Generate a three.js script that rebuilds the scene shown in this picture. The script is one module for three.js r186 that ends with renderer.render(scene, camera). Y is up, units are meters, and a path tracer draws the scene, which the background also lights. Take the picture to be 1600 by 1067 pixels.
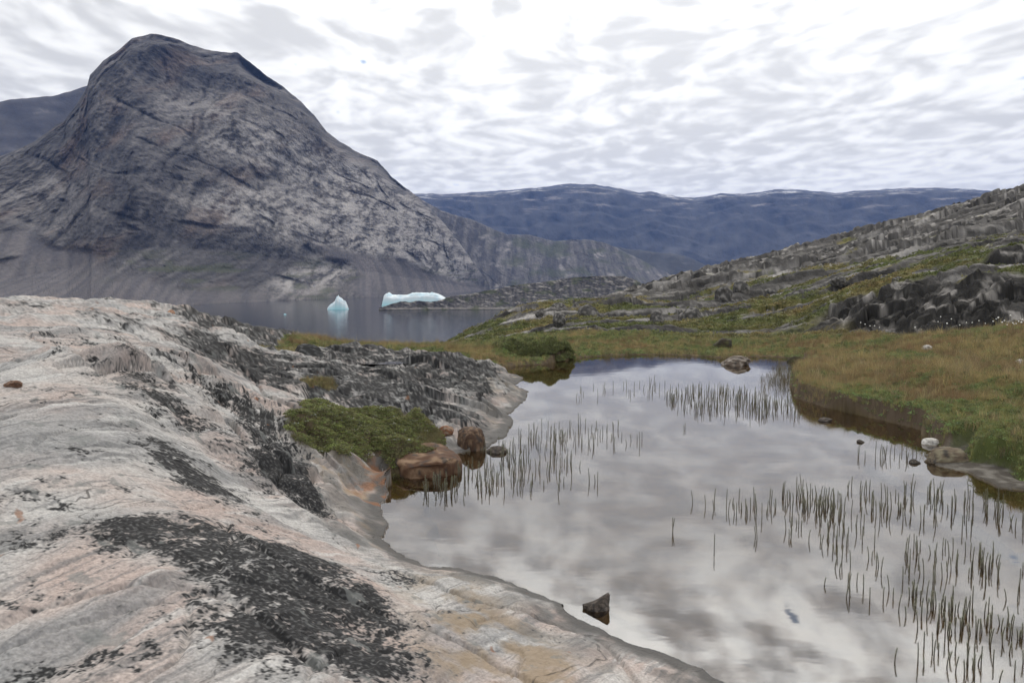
import * as THREE from 'three';
import { mergeGeometries } from 'three/addons/utils/BufferGeometryUtils.js';

// ---------------------------------------------------------------- camera, sky, sun, exposure
const scene = new THREE.Scene();
const EYE = 2.5, SEA = -30;
const camera = new THREE.PerspectiveCamera(46.43, 1600 / 1067, 0.1, 30000);
camera.position.set(0, EYE, 0);
camera.rotation.x = -4.39 * Math.PI / 180;
const renderer = new THREE.WebGLRenderer({ antialias: true });
renderer.toneMapping = THREE.LinearToneMapping;
renderer.toneMappingExposure = 1.0;
renderer.shadowMap.enabled = true;

// ---------------------------------------------------------------- random numbers and noise
function rng(seed) { let s = seed >>> 0; return () => { s = (s + 0x6d2b79f5) >>> 0; let t = Math.imul(s ^ (s >>> 15), 1 | s); t = (t + Math.imul(t ^ (t >>> 7), 61 | t)) ^ t; return ((t ^ (t >>> 14)) >>> 0) / 4294967296; }; }
const PERM = new Uint8Array(512);
{ const r = rng(11), p = [...Array(256).keys()]; for (let i = 255; i > 0; i--) { const j = Math.floor(r() * (i + 1)); [p[i], p[j]] = [p[j], p[i]]; } for (let i = 0; i < 512; i++) PERM[i] = p[i & 255]; }
const GX = new Float32Array(256), GY = new Float32Array(256);
for (let i = 0; i < 256; i++) { GX[i] = Math.cos(i * 2.399963); GY[i] = Math.sin(i * 2.399963); }
function noise(x, y) {          // gradient noise, about -1 .. 1
  const xi = Math.floor(x), yi = Math.floor(y), fx = x - xi, fy = y - yi, X = xi & 255, Y = yi & 255;
  const u = fx * fx * fx * (fx * (fx * 6 - 15) + 10), v = fy * fy * fy * (fy * (fy * 6 - 15) + 10);
  const a = PERM[PERM[X] + Y], b = PERM[PERM[X + 1] + Y], c = PERM[PERM[X] + Y + 1], d = PERM[PERM[X + 1] + Y + 1];
  const n0 = GX[a] * fx + GY[a] * fy, n1 = GX[b] * (fx - 1) + GY[b] * fy, n2 = GX[c] * fx + GY[c] * (fy - 1), n3 = GX[d] * (fx - 1) + GY[d] * (fy - 1);
  return 1.5 * (n0 + u * (n1 - n0) + v * (n2 - n0 + u * (n0 - n1 - n2 + n3)));
}
function fbm(x, y, o = 4, g = 0.5) { let s = 0, a = 1, t = 0; for (let i = 0; i < o; i++) { s += a * noise(x + i * 17.3, y - i * 9.1); t += a; a *= g; x *= 2.03; y *= 2.03; } return s / t; }
function ridged(x, y, o = 4) { let s = 0, a = 1, t = 0; for (let i = 0; i < o; i++) { s += a * (1 - Math.abs(noise(x + i * 31.7, y + i * 7.7)) * 1.7); t += a; a *= 0.5; x *= 2.1; y *= 2.1; } return s / t; }
const block = [0, 0, 0];            // [random value, distance to the joint, tilt] of the block of fractured rock at x, y
function blocks(x, y) {
  const xi = Math.floor(x), yi = Math.floor(y); let d1 = 9, d2 = 9, id = 0, bx = 0;
  for (let j = -1; j <= 1; j++) for (let i = -1; i <= 1; i++) { const h = PERM[PERM[(xi + i) & 255] + ((yi + j) & 255)], px = i + 0.5 + 0.42 * GX[h], py = j + 0.5 + 0.42 * GY[h], dx = x - xi - px, dy = y - yi - py, d = dx * dx + dy * dy; if (d < d1) { d2 = d1; d1 = d; id = h; bx = dx * GX[(h * 7) & 255] + dy * GY[(h * 7) & 255]; } else if (d < d2) d2 = d; }
  block[0] = PERM[id] / 127.5 - 1; block[1] = Math.sqrt(d2) - Math.sqrt(d1); block[2] = bx; return block;
}
const clamp = (v, a = 0, b = 1) => Math.min(b, Math.max(a, v));
const smooth = (a, b, v) => { const t = clamp((v - a) / (b - a)); return t * t * (3 - 2 * t); };
const lerp = (a, b, t) => a + (b - a) * t;
const mix3 = (a, b, t) => [a[0] + (b[0] - a[0]) * t, a[1] + (b[1] - a[1]) * t, a[2] + (b[2] - a[2]) * t];

// ---------------------------------------------------------------- sky: a broken sheet of altocumulus, thin enough for the sun to glow through
const SUN = new THREE.Vector3(Math.sin(0.16) * Math.cos(0.74), Math.sin(0.74), -Math.cos(0.16) * Math.cos(0.74));
{
  const W = 4096, H = 2048, data = new Float32Array(W * H * 4);
  for (let j = 0; j < H; j++) {
    const up = ((j + 0.5) / H - 0.5) * Math.PI, y = Math.sin(up), c = Math.cos(up);
    for (let i = 0; i < W; i++) {
      const o = (j * W + i) * 4;
      data[o + 3] = 1;
      if (y < -0.02) { data[o] = 0.5; data[o + 1] = 0.52; data[o + 2] = 0.55; continue; }
      const az = ((i + 0.5) / W - 0.5) * 2 * Math.PI, x = Math.cos(az) * c, z = Math.sin(az) * c;
      const k = 1 / (Math.max(y, 0) + 0.035), px = x * k, pz = z * k;      // where the sight line meets the cloud sheet, in cloud heights
      const wx = px + 0.12 * noise(px * 1.7, pz * 1.7 + 40), wz = pz + 0.12 * noise(px * 1.7 + 70, pz * 1.7);
      const cells = fbm(wx * 5.4, wz * 3.5, 4, 0.48), broad = fbm(px * 0.5 + 9, pz * 0.5 - 4, 3), fine = fbm(wx * 13, wz * 13, 3);
      const body = cells * 1.1 + broad * 0.42 + fine * 0.16;
      const thick = smooth(-0.48, 0.46, body);                              // grey bodies of the clouds
      const gap = smooth(0.66, 0.84, -body + 0.12 * noise(px * 3.1, pz * 3.1)) * smooth(0.05, 0.2, y);
      const cs = x * SUN.x + y * SUN.y + z * SUN.z, ang = Math.acos(clamp(cs, -1, 1));
      const glow = 1 + 0.75 * Math.exp(-(ang * ang) / 0.16) + 0.25 * Math.exp(-(ang * ang) / 0.9);
      const low = smooth(0.2, 0.0, y);
      const high = smooth(0.26, 0.46, y);                                    // nearer overhead the cloudlets are thicker and their gaps brighter
      let v = lerp(lerp(lerp(1.02, 2.25, high), 0.96, low), lerp(lerp(0.68, 0.56, high), 0.72, low), thick) * glow;
      const g = [v, v * lerp(0.995, 0.998, thick), v * lerp(0.965, 0.985, thick)];
      data[o] = lerp(g[0], 0.5, gap); data[o + 1] = lerp(g[1], 0.66, gap); data[o + 2] = lerp(g[2], 0.9, gap);
    }
  }
  const t = new THREE.DataTexture(data, W, H, THREE.RGBAFormat, THREE.FloatType);
  t.mapping = THREE.EquirectangularReflectionMapping; t.magFilter = THREE.LinearFilter; t.needsUpdate = true;
  scene.background = t; scene.environment = t;
}
const sun = new THREE.DirectionalLight(0xfff3e2, 1.1);
sun.position.copy(SUN).multiplyScalar(300); sun.castShadow = true; sun.shadow.radius = 24;
Object.assign(sun.shadow.camera, { left: -150, right: 150, top: 150, bottom: -150, far: 900 });
scene.add(sun);
scene.fog = new THREE.FogExp2(new THREE.Color().setRGB(0.24, 0.42, 1.0), 5.2e-5);

// ---------------------------------------------------------------- helpers
const names = new Map();
function numbered(n) { const k = names.get(n) ?? 0; names.set(n, k + 1); return k ? n + '_' + String(k).padStart(3, '0') : n; }
function put(o, name, label, category, group, kind) {
  o.name = numbered(name); scene.add(o); o.castShadow = o.receiveShadow = true;
  o.userData = { label, category, kind: 'thing' }; if (group) o.userData.group = group; if (kind) o.userData.kind = kind;
  return o;
}
function structure(o, name, label) { o.name = name; o.userData = { kind: 'structure', label }; o.castShadow = o.receiveShadow = true; scene.add(o); return o; }
function inside(poly, x, z) { let c = false; for (let i = 0, j = poly.length - 1; i < poly.length; j = i++) { const a = poly[i], b = poly[j]; if ((a[1] > z) !== (b[1] > z) && x < (b[0] - a[0]) * (z - a[1]) / (b[1] - a[1]) + a[0]) c = !c; } return c; }
function edge(poly, x, z) { let m = 1e9; for (let i = 0, j = poly.length - 1; i < poly.length; j = i++) { const ax = poly[j][0], az = poly[j][1], dx = poly[i][0] - ax, dz = poly[i][1] - az; const t = clamp(((x - ax) * dx + (z - az) * dz) / (dx * dx + dz * dz || 1)), ex = x - ax - dx * t, ez = z - az - dz * t, d = ex * ex + ez * ez; if (d < m) m = d; } return Math.sqrt(m); }
function blobs(list, x, z) { let s = 0; for (const b of list) { const dx = x - b[0], dz = z - b[1], R = 2.5 * Math.max(b[2], b[3]); if (dx > R || dx < -R || dz > R || dz < -R) continue; const r = Math.sqrt(b[0] * b[0] + b[1] * b[1]), ux = b[0] / r, uz = b[1] / r, al = (dx * ux + dz * uz) / b[3], ac = (dx * uz - dz * ux) / b[2], d = al * al + ac * ac; if (d < 6) s += b[4] * Math.exp(-d * 0.9); } return s; }
function tile(size, fn) {      // a repeating grey map; fn(u, v) with a periodic lattice of its own
  const d = new Uint8Array(size * size * 4);
  for (let j = 0; j < size; j++) for (let i = 0; i < size; i++) { const v = clamp(fn(i / size, j / size)) * 255; const o = (j * size + i) * 4; d[o] = d[o + 1] = d[o + 2] = v; d[o + 3] = 255; }
  const t = new THREE.DataTexture(d, size, size); t.wrapS = t.wrapT = THREE.RepeatWrapping; t.magFilter = THREE.LinearFilter; t.needsUpdate = true; return t;
}
function pnoise(x, y, px, py) {  // gradient noise that repeats after px, py cells
  const xi = Math.floor(x), yi = Math.floor(y), fx = x - xi, fy = y - yi, m = (a, b) => ((a % b) + b) % b;
  const X0 = m(xi, px), X1 = m(xi + 1, px), Y0 = m(yi, py), Y1 = m(yi + 1, py);
  const u = fx * fx * (3 - 2 * fx), v = fy * fy * (3 - 2 * fy);
  const a = PERM[PERM[X0] + Y0], b = PERM[PERM[X1] + Y0], c = PERM[PERM[X0] + Y1], d = PERM[PERM[X1] + Y1];
  const n0 = GX[a] * fx + GY[a] * fy, n1 = GX[b] * (fx - 1) + GY[b] * fy, n2 = GX[c] * fx + GY[c] * (fy - 1), n3 = GX[d] * (fx - 1) + GY[d] * (fy - 1);
  return 1.5 * (n0 + u * (n1 - n0) + v * (n2 - n0 + u * (n0 - n1 - n2 + n3)));
}
const grain = tile(1024, (u, v) => { let s = 0, a = 0.5, f = 12; for (let o = 0; o < 5; o++) { s += a * pnoise(u * f, v * f, f, f); a *= 0.62; f *= 2; } return 0.5 + s * 0.5; });

// ---------------------------------------------------------------- the lie of the land (metres; the pond is at height 0)
const SHORE = [[1.32,-4.78],[1.1,-5.09],[0.82,-5.34],[0.6,-5.56],[0.4,-5.82],[0.42,-5.97],[0,-6.42],[-0.44,-6.71],[-0.79,-6.81],[-1.09,-7.19],[-1.26,-7.59],[-1.28,-8.04],[-1.4,-8.45],[-1.47,-9.09],[-1.55,-9.77],[-1.71,-10.24],[-1.48,-10.1],[-1.25,-10.17],[-0.97,-10.82],[-0.72,-11.39],[-0.41,-11.66],[-0.1,-12.63],[0.03,-13.77],[-0.06,-14.7],[0.29,-16.54],[0.37,-17.79],[0.08,-18.88],[0.3,-20.39],[-0.26,-21.68],[-0.69,-22.48],[0,-22.98],[0.96,-23.69],[2.01,-25.45],[3.43,-26.55],[5.19,-26.78],[6.32,-26.1],[6.78,-25.45],[8.43,-26.1],[9.2,-25.04],[8.64,-23.15],[7.51,-21.09],[6.72,-19.12],[6.06,-16.81],[6.21,-15.45],[6.61,-14.16],[6.86,-13.18],[6.54,-12.32],[6.41,-11.66],[5.93,-11.23],[5.75,-10.6],[5.93,-10.24],[5.88,-9.46],[6.08,-9.29],[9,-8.9],[10.5,-7.5],[11,-5],[9,-2.2],[5,-1.6],[2.6,-2.6]];
const CTRL = [[1.32,-4.78,0],[1.1,-5.09,0],[0.82,-5.34,0],[0.6,-5.56,0],[0.4,-5.82,0],[0.42,-5.97,0],[0,-6.42,0],[-0.44,-6.71,0],[-0.79,-6.81,0],[-1.09,-7.19,0],[-1.26,-7.59,0],[-1.28,-8.04,0],[-1.4,-8.45,0],[-1.47,-9.09,0],[-1.55,-9.77,0],[-1.71,-10.24,0],[-1.48,-10.1,0],[-1.25,-10.17,0],[-0.97,-10.82,0],[-0.72,-11.39,0],[-0.41,-11.66,0],[-0.1,-12.63,0],[0.03,-13.77,0],[-0.06,-14.7,0],[0.29,-16.54,0],[0.37,-17.79,0],[0.08,-18.88,0],[0.3,-20.39,0],[-0.26,-21.68,0],[-0.69,-22.48,0],[0,-22.98,0],[0.96,-23.69,0],[2.01,-25.45,0],[3.43,-26.55,0],[5.19,-26.78,0],[6.32,-26.1,0],[6.78,-25.45,0],[8.43,-26.1,0],[9.2,-25.04,0],[8.64,-23.15,0],[7.51,-21.09,0],[6.72,-19.12,0],[6.06,-16.81,0],[6.21,-15.45,0],[6.61,-14.16,0],[6.86,-13.18,0],[6.54,-12.32,0],[6.41,-11.66,0],[5.93,-11.23,0],[5.75,-10.6,0],[5.93,-10.24,0],[5.88,-9.46,0],[6.08,-9.29,0],[9,-8.9,0],[10.5,-7.5,0],[11,-5,0],[9,-2.2,0],[5,-1.6,0],[2.6,-2.6,0],[-1.98,-2.96,0.95],[-1.32,-3.16,0.85],[-0.61,-3.63,0.6],[0.17,-4.11,0.35],[0.75,-4.49,0.15],[-2.14,-3.22,1],[-1.43,-3.44,0.9],[-0.84,-4.2,0.6],[-0.37,-4.47,0.42],[0.21,-4.94,0.2],[-2.43,-3.68,1.1],[-1.77,-3.89,1.02],[-1.29,-4.46,0.88],[-0.94,-4.95,0.62],[-0.85,-5.28,0.38],[-0.48,-5.79,0.2],[0,-5.86,0.1],[-2.77,-4.22,1.25],[-2.38,-4.46,1.18],[-2.11,-5.14,0.98],[-1.94,-5.91,0.75],[-1.82,-6.93,0.45],[-1.64,-7.71,0.22],[-3.22,-4.93,1.45],[-2.79,-5.26,1.38],[-2.68,-6.58,1.1],[-2.67,-8.21,0.82],[-2.35,-8.72,0.5],[-2,-9.43,0.22],[-3.6,-5.53,1.55],[-2.98,-6.12,1.45],[-3.09,-8.45,1.05],[-3.09,-10.02,0.78],[-2.39,-9.78,0.5],[-1.89,-9.68,0.36],[-1.43,-9.74,0.33],[-1.15,-10.06,0.31],[-0.82,-10.58,0.3],[-0.55,-11.36,0.27],[-1.53,-10.44,0.45],[-3.96,-6.12,1.7],[-3.34,-6.88,1.6],[-3.84,-10.09,1.18],[-3.91,-12.08,0.92],[-3.15,-12.96,0.7],[-2.15,-13.26,0.55],[-1.1,-13.53,0.4],[-0.34,-14.07,0.2],[-4.6,-7.13,1.8],[-3.55,-7.33,1.78],[-4.44,-10.99,1.42],[-4.88,-14.39,0.97],[-4.02,-15.55,0.72],[-3.22,-18.11,0.5],[-2.03,-17.93,0.52],[-0.85,-17.53,0.35],[-3.01,-18.61,0.46],[6.41,-17.59,0.2],[6.17,-15.23,0.36],[6.3,-13.51,0.38],[6.47,-12.35,0.4],[6.07,-11.14,0.45],[6.13,-10.17,0.42],[6.37,-9.77,0.42],[6.14,-10.45,0.06],[6.32,-10.05,0.07],[9.66,-14.91,0.55],[8.13,-15.45,0.48],[8.08,-18.17,0.42],[8.19,-20.69,0.3],[7.57,-11.65,0.5],[12.36,-19.14,0.62],[10.29,-21.24,0.5],[8.94,-24.63,0.32],[6.18,-25.55,0.28],[4.12,-25.56,0.3],[2.02,-25.08,0.28],[1.2,-24.86,0.3],[0,-24.86,0.28],[-0.58,-23.98,0.3],[-10.27,-15.98,1.98],[-9.81,-17.43,1.91],[-9.12,-18.92,1.82],[-8.76,-20.18,1.72],[-8.49,-22.45,1.4],[-8.28,-25.7,0.97],[-7.66,-27.97,0.5],[-7.05,-29.16,0.25],[-12.24,-14.53,2.22],[-14.19,-12.63,2.33],[-7.31,-11.35,1.94],[-6.31,-13.06,1.8],[-6.02,-15.9,1.32],[-6.14,-19.03,0.86],[-5.98,-21.17,0.59],[-5.25,-20.33,0.63],[-4.11,-19.57,0.64],[-3.99,-20.62,0.68],[-2.56,-19.84,0.55],[-1.72,-19.42,0.66],[-5.34,-26.47,0.31],[-3.36,-27.8,0.15],[-1.77,-27.44,0.14],[-4.78,-29.62,0.05],[16.25,-25.22,1],[13.01,-20.17,1.01],[11.21,-27.83,0.55],[5.25,-32.58,0.22],[1.37,-33.97,0.13],[-2.65,-32.89,-0.22],[16.69,-29.62,0.84],[17.62,-31.39,2.2],[15.44,-31.97,0.76],[16.48,-34.24,2.03],[13.81,-34.33,0.65],[14.9,-37.12,1.61],[13.35,-37.71,0.62],[14.67,-41.48,1.17],[17.87,-27.75,0.96],[18.9,-29.46,2.17],[21.04,-37.5,2.62],[22.67,-35.36,2.61],[22.88,-37.58,2.68],[23.89,-39.31,3.78],[24.51,-38.33,3.91],[22.98,-41,2.93],[26.37,-47.12,4.08],[22.24,-44.78,2.79],[30.14,-47.19,4.87],[30.26,-54.11,4.78],[48.38,-75.89,8.11],[31.15,-64.91,4.36],[25.28,-63.13,3.16],[21.37,-66.66,2.39],[16.85,-70,1.38],[15.91,-49.51,0.83],[13.13,-54.44,0.45],[10.79,-67.14,0.24],[9.86,-40.83,0.3],[7.63,-47.39,0.14],[4.79,-45.75,0.04],[85.84,-135.03,17.58],[73.01,-131.03,14.25],[62.57,-130.8,11.44],[56.28,-128.19,9.44],[50.08,-125.37,7.59],[44.02,-122.32,6.21],[38.11,-119.05,4.69],[32.94,-117.47,3.25],[28.06,-116.67,2.13],[22.02,-109.81,1.53],[16.63,-103.67,1.26],[11,-91.34,0.16],[6.57,-81.74,-0.12],[2.97,-73.94,-0.11],[0,-66,-0.36],[-2,-61.97,-0.88],[-3.38,-59.9,-1.45],[-4.66,-57.81,-2.1],[1.93,-47.96,-0.27],[0,-44,-0.68],[-2.22,-45.95,-1.12],[48.35,-93.2,7.54],[37.13,-92.85,4.94],[95.88,-134.28,20.34],[113.62,-119.64,22.14],[31.23,-39.05,3.68],[18.81,-23.37,1.15],[56.1,-70.37,7.42],[23.6,-24.47,1.68],[7.08,-9.69,0.92],[7.51,-6.61,1.42],[-14.61,-22.7,1.2],[-12.61,-26.12,0.8],[-11.67,-30.87,0.2],[-10.03,-36.65,-1],[-21.65,-33.64,-2],[-18.26,-37.82,-2.5],[-22.43,-19.92,1],[-44.87,-39.83,-6],[-35.18,-54.66,-8],[-28.26,-58.54,-8],[-20.43,-56.42,-7],[-10.56,-43.74,-2.2],[-7.15,-44.43,-2.4],[-15.25,-63.19,-7],[-10.33,-64.17,-7],[-6.73,-69.68,-7],[-70.36,-109.31,-24],[-48.52,-120.61,-24],[-20.65,-128.35,-24],[-5.78,-89.81,-9],[-8.99,-139.71,-24],[0,-85,-2],[0,-110,-9],[0,-160,-25],[6.74,-104.78,-4],[12.03,-149.52,-16],[14.38,-119.14,-2],[22.98,-178.53,-18],[23.83,-148.09,-2.5],[39.44,-196.07,-12],[-140.72,-218.63,-36],[-97.04,-241.21,-36],[-41.31,-256.7,-36],[0,-260,-36],[42.89,-266.57,-36],[39.89,-165.25,-2],[73.18,-259.89,-25],[58.21,-180.86,1],[82.11,-204.1,4],[123.16,-306.16,-10],[104.34,-216.13,9],[122.68,-217.83,12],[140.72,-218.63,16],[180.59,-187.05,16],[196.29,-348.53,-5],[234.6,-323.98,-5],[277.83,-287.77,-5],[-232.73,-361.58,-45],[-68.31,-424.54,-45],[68.31,-424.54,-45],[-97.22,-86.31,-24],[-224.34,-199.17,-40],[0,-0.7,0.85],[-0.7,-0.2,0.95],[0.7,-0.3,0.7],[-0.5,-1.5,0.88],[0.6,-1.6,0.6],[1.5,-1.6,0.3],[-2.5,-1.2,1.05],[-4,-1.5,1.2],[3,-0.9,0.2]];
const SLAB = [[1.32,-4.78],[1.1,-5.09],[0.6,-5.56],[0,-6.42],[-0.79,-6.81],[-1.26,-7.59],[-1.47,-9.09],[-1.71,-10.24],[-1.25,-10.17],[-0.72,-11.39],[-0.1,-12.63],[0.29,-16.54],[0.3,-20.39],[-0.69,-22.48],[-1.01,-19.2],[-1.88,-23.3],[-3.02,-23.37],[-4.53,-23.41],[-5.31,-21.92],[-5.1,-15.78],[-5.51,-16.72],[-6.68,-23.05],[-7.27,-30.13],[-7.91,-35.12],[-14.08,-58.33],[-26.12,-64.94],[-37.89,-58.86],[-48.44,-35.41],[-12,3],[3.5,1.5],[2.6,-2.6]];
const MAT = [[-2.92,-9.76],[-2.99,-10.53],[-2.82,-11.57],[-2.42,-12.41],[-1.86,-12.71],[-1.44,-12.66],[-1.12,-12.49],[-0.69,-9.65],[-0.85,-9.52],[-1.26,-9.63],[-1.78,-10.37],[-1.99,-9.59],[-2.33,-9.55],[-2.6,-9.4]];
const LICHEN = [[-1.14,-4.44,0.37,0.86,1],[-0.88,-4.44,0.16,0.31,1],[-1.45,-4.41,0.31,0.71,0.85],[-1.79,-4.36,0.36,0.47,0.8],[-1.99,-4.25,0.47,0.34,0.6],[-0.82,-5.65,0.15,0.34,0.8],[-0.55,-4.46,0.24,0.2,0.8],[-1.03,-3.55,0.49,0.21,0.75],[-1.47,-3.2,0.37,0.13,0.7],[-0.75,-3.76,0.31,0.29,0.75],[-1.82,-3.08,0.28,0.09,0.5],[-2.24,-3.51,0.21,0.12,0.7],[-1.97,-3.56,0.21,0.08,0.4],[-2.35,-7.57,0.39,0.9,0.75],[-2.37,-5.8,0.36,0.27,0.8],[-2.11,-5.84,0.26,0.59,0.75],[-2.53,-5.64,0.25,0.2,0.7],[-2.72,-9.04,0.43,0.98,0.7],[-3.26,-8.83,0.34,0.79,0.55],[-3.14,-6.91,0.25,0.19,0.55],[-3.36,-9.62,0.33,0.76,0.7],[-5.57,-15,0.71,1.63,0.8],[-7.28,-22.61,1.34,2.75,0.9],[-7.59,-20.95,0.9,2.06,0.8],[-4.06,-14.76,1.24,1.85,0.9],[-4.79,-14.1,0.96,1.51,0.8],[-3.7,-19.1,1.18,2.12,0.8],[-1.61,-18.11,0.96,2.2,0.95],[-2.4,-14.82,1.09,1.93,0.85],[-3.15,-13.9,0.69,1.41,0.8],[-1.18,-13.21,0.81,0.6,0.75],[-1.95,-13.39,0.66,0.62,0.6],[-0.8,-16.56,0.54,0.74,0.6],[-0.6,-18.46,0.52,1.1,0.7],[-2.27,-4.24,0.4,0.24,0.45],[-2.71,-4.47,0.26,0.1,0.8],[-2.41,-4.91,0.14,0.12,0.6],[-2.92,-5.12,0.29,0.1,0.3],[-3.6,-7.2,0.58,0.93,0.35],[-5.43,-9.36,0.7,0.7,0.4],[-8.07,-12.87,0.49,0.77,1],[-6.6,-12.44,0.68,0.92,0.4],[-3.87,-9.56,0.33,0.74,0.4],[-2.93,-5.82,0.37,0.18,0.35],[-3.4,-7.51,0.53,1.07,0.35],[-8.15,-20.26,0.53,1.21,0.4],[-0.76,-9.34,0.31,0.09,0.3],[-2.15,-7.53,0.26,0.6,0.8],[-1.94,-7.42,0.19,0.31,0.8],[-2.64,-6.89,0.24,0.18,0.4],[-0.41,-4.97,0.13,0.29,0.35],[-0.47,-4.02,0.22,0.18,0.45]];
const TAN = [[-1.78,-9.05,0.46,0.93,1],[-1.07,-7.24,0.25,0.34,0.9],[-0.48,-5.81,0.35,0.62,0.8],[-0.16,-4.79,0.38,0.58,1],[0.15,-4.39,0.32,0.35,0.9],[-0.2,-4.1,0.3,0.18,0.7],[-0.87,-9.71,0.32,0.74,0.9],[-0.11,-13.86,0.34,0.78,0.9],[-0.14,-17.47,0.57,1.3,0.8],[-2.08,-9.1,0.23,0.28,0.6],[-1.24,-9.48,0.39,0.12,0.9],[-1.38,-7.61,0.2,0.29,0.8],[0.16,-20.17,0.49,1.12,0.7]];
const GRASSLEFT = [[-5.65,-19.44,0.9,1.32,1],[-3.21,-13.2,0.33,0.34,0.8],[-2.01,-10.28,0.17,0.4,0.4],[-2.63,-4.84,0.05,0.05,0.2]];
const tps = (d2) => (d2 > 1e-12 ? 0.5 * d2 * Math.log(d2) : 0);
const CA = CTRL.map((p) => Math.atan2(p[0], -p[1])), CL = CTRL.map((p) => Math.log(Math.hypot(p[0], p[1])));
const WTS = (() => {             // a thin plate through the surveyed heights
  const n = CTRL.length, N = n + 3, M = Array.from({ length: N }, () => new Float64Array(N + 1));
  for (let i = 0; i < n; i++) {
    for (let j = 0; j < n; j++) M[i][j] = tps((CA[i] - CA[j]) ** 2 + (CL[i] - CL[j]) ** 2);
    M[i][i] += 2e-4; M[i][n] = M[n][i] = 1; M[i][n + 1] = M[n + 1][i] = CA[i]; M[i][n + 2] = M[n + 2][i] = CL[i]; M[i][N] = CTRL[i][2];
  }
  for (let c = 0; c < N; c++) {
    let p = c; for (let r = c + 1; r < N; r++) if (Math.abs(M[r][c]) > Math.abs(M[p][c])) p = r;
    [M[c], M[p]] = [M[p], M[c]];
    for (let r = 0; r < N; r++) { if (r === c) continue; const f = M[r][c] / M[c][c]; if (f) for (let k = c; k <= N; k++) M[r][k] -= f * M[c][k]; }
  }
  return M.map((r, i) => r[N] / r[i]);
})();
const A0 = -1.3, A1 = 1.3, L0 = Math.log(0.5), L1 = Math.log(460), NA = 420, NL = 520, MAC = new Float32Array(NA * NL);
for (let j = 0; j < NL; j++) for (let i = 0; i < NA; i++) {
  const a = lerp(A0, A1, i / (NA - 1)), l = lerp(L0, L1, j / (NL - 1)), n = CTRL.length;
  let s = WTS[n] + WTS[n + 1] * a + WTS[n + 2] * l;
  for (let k = 0; k < n; k++) s += WTS[k] * tps((CA[k] - a) ** 2 + (CL[k] - l) ** 2);
  MAC[j * NA + i] = s;
}
function macro(a, l) {
  const u = clamp((a - A0) / (A1 - A0)) * (NA - 1.001), v = clamp((l - L0) / (L1 - L0)) * (NL - 1.001), i = Math.floor(u), j = Math.floor(v), fu = u - i, fv = v - j, o = j * NA + i;
  return lerp(lerp(MAC[o], MAC[o + 1], fu), lerp(MAC[o + NA], MAC[o + NA + 1], fu), fv);
}
const saw = (f) => { f -= Math.floor(f); return f - smooth(0.78, 1, f); };
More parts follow.
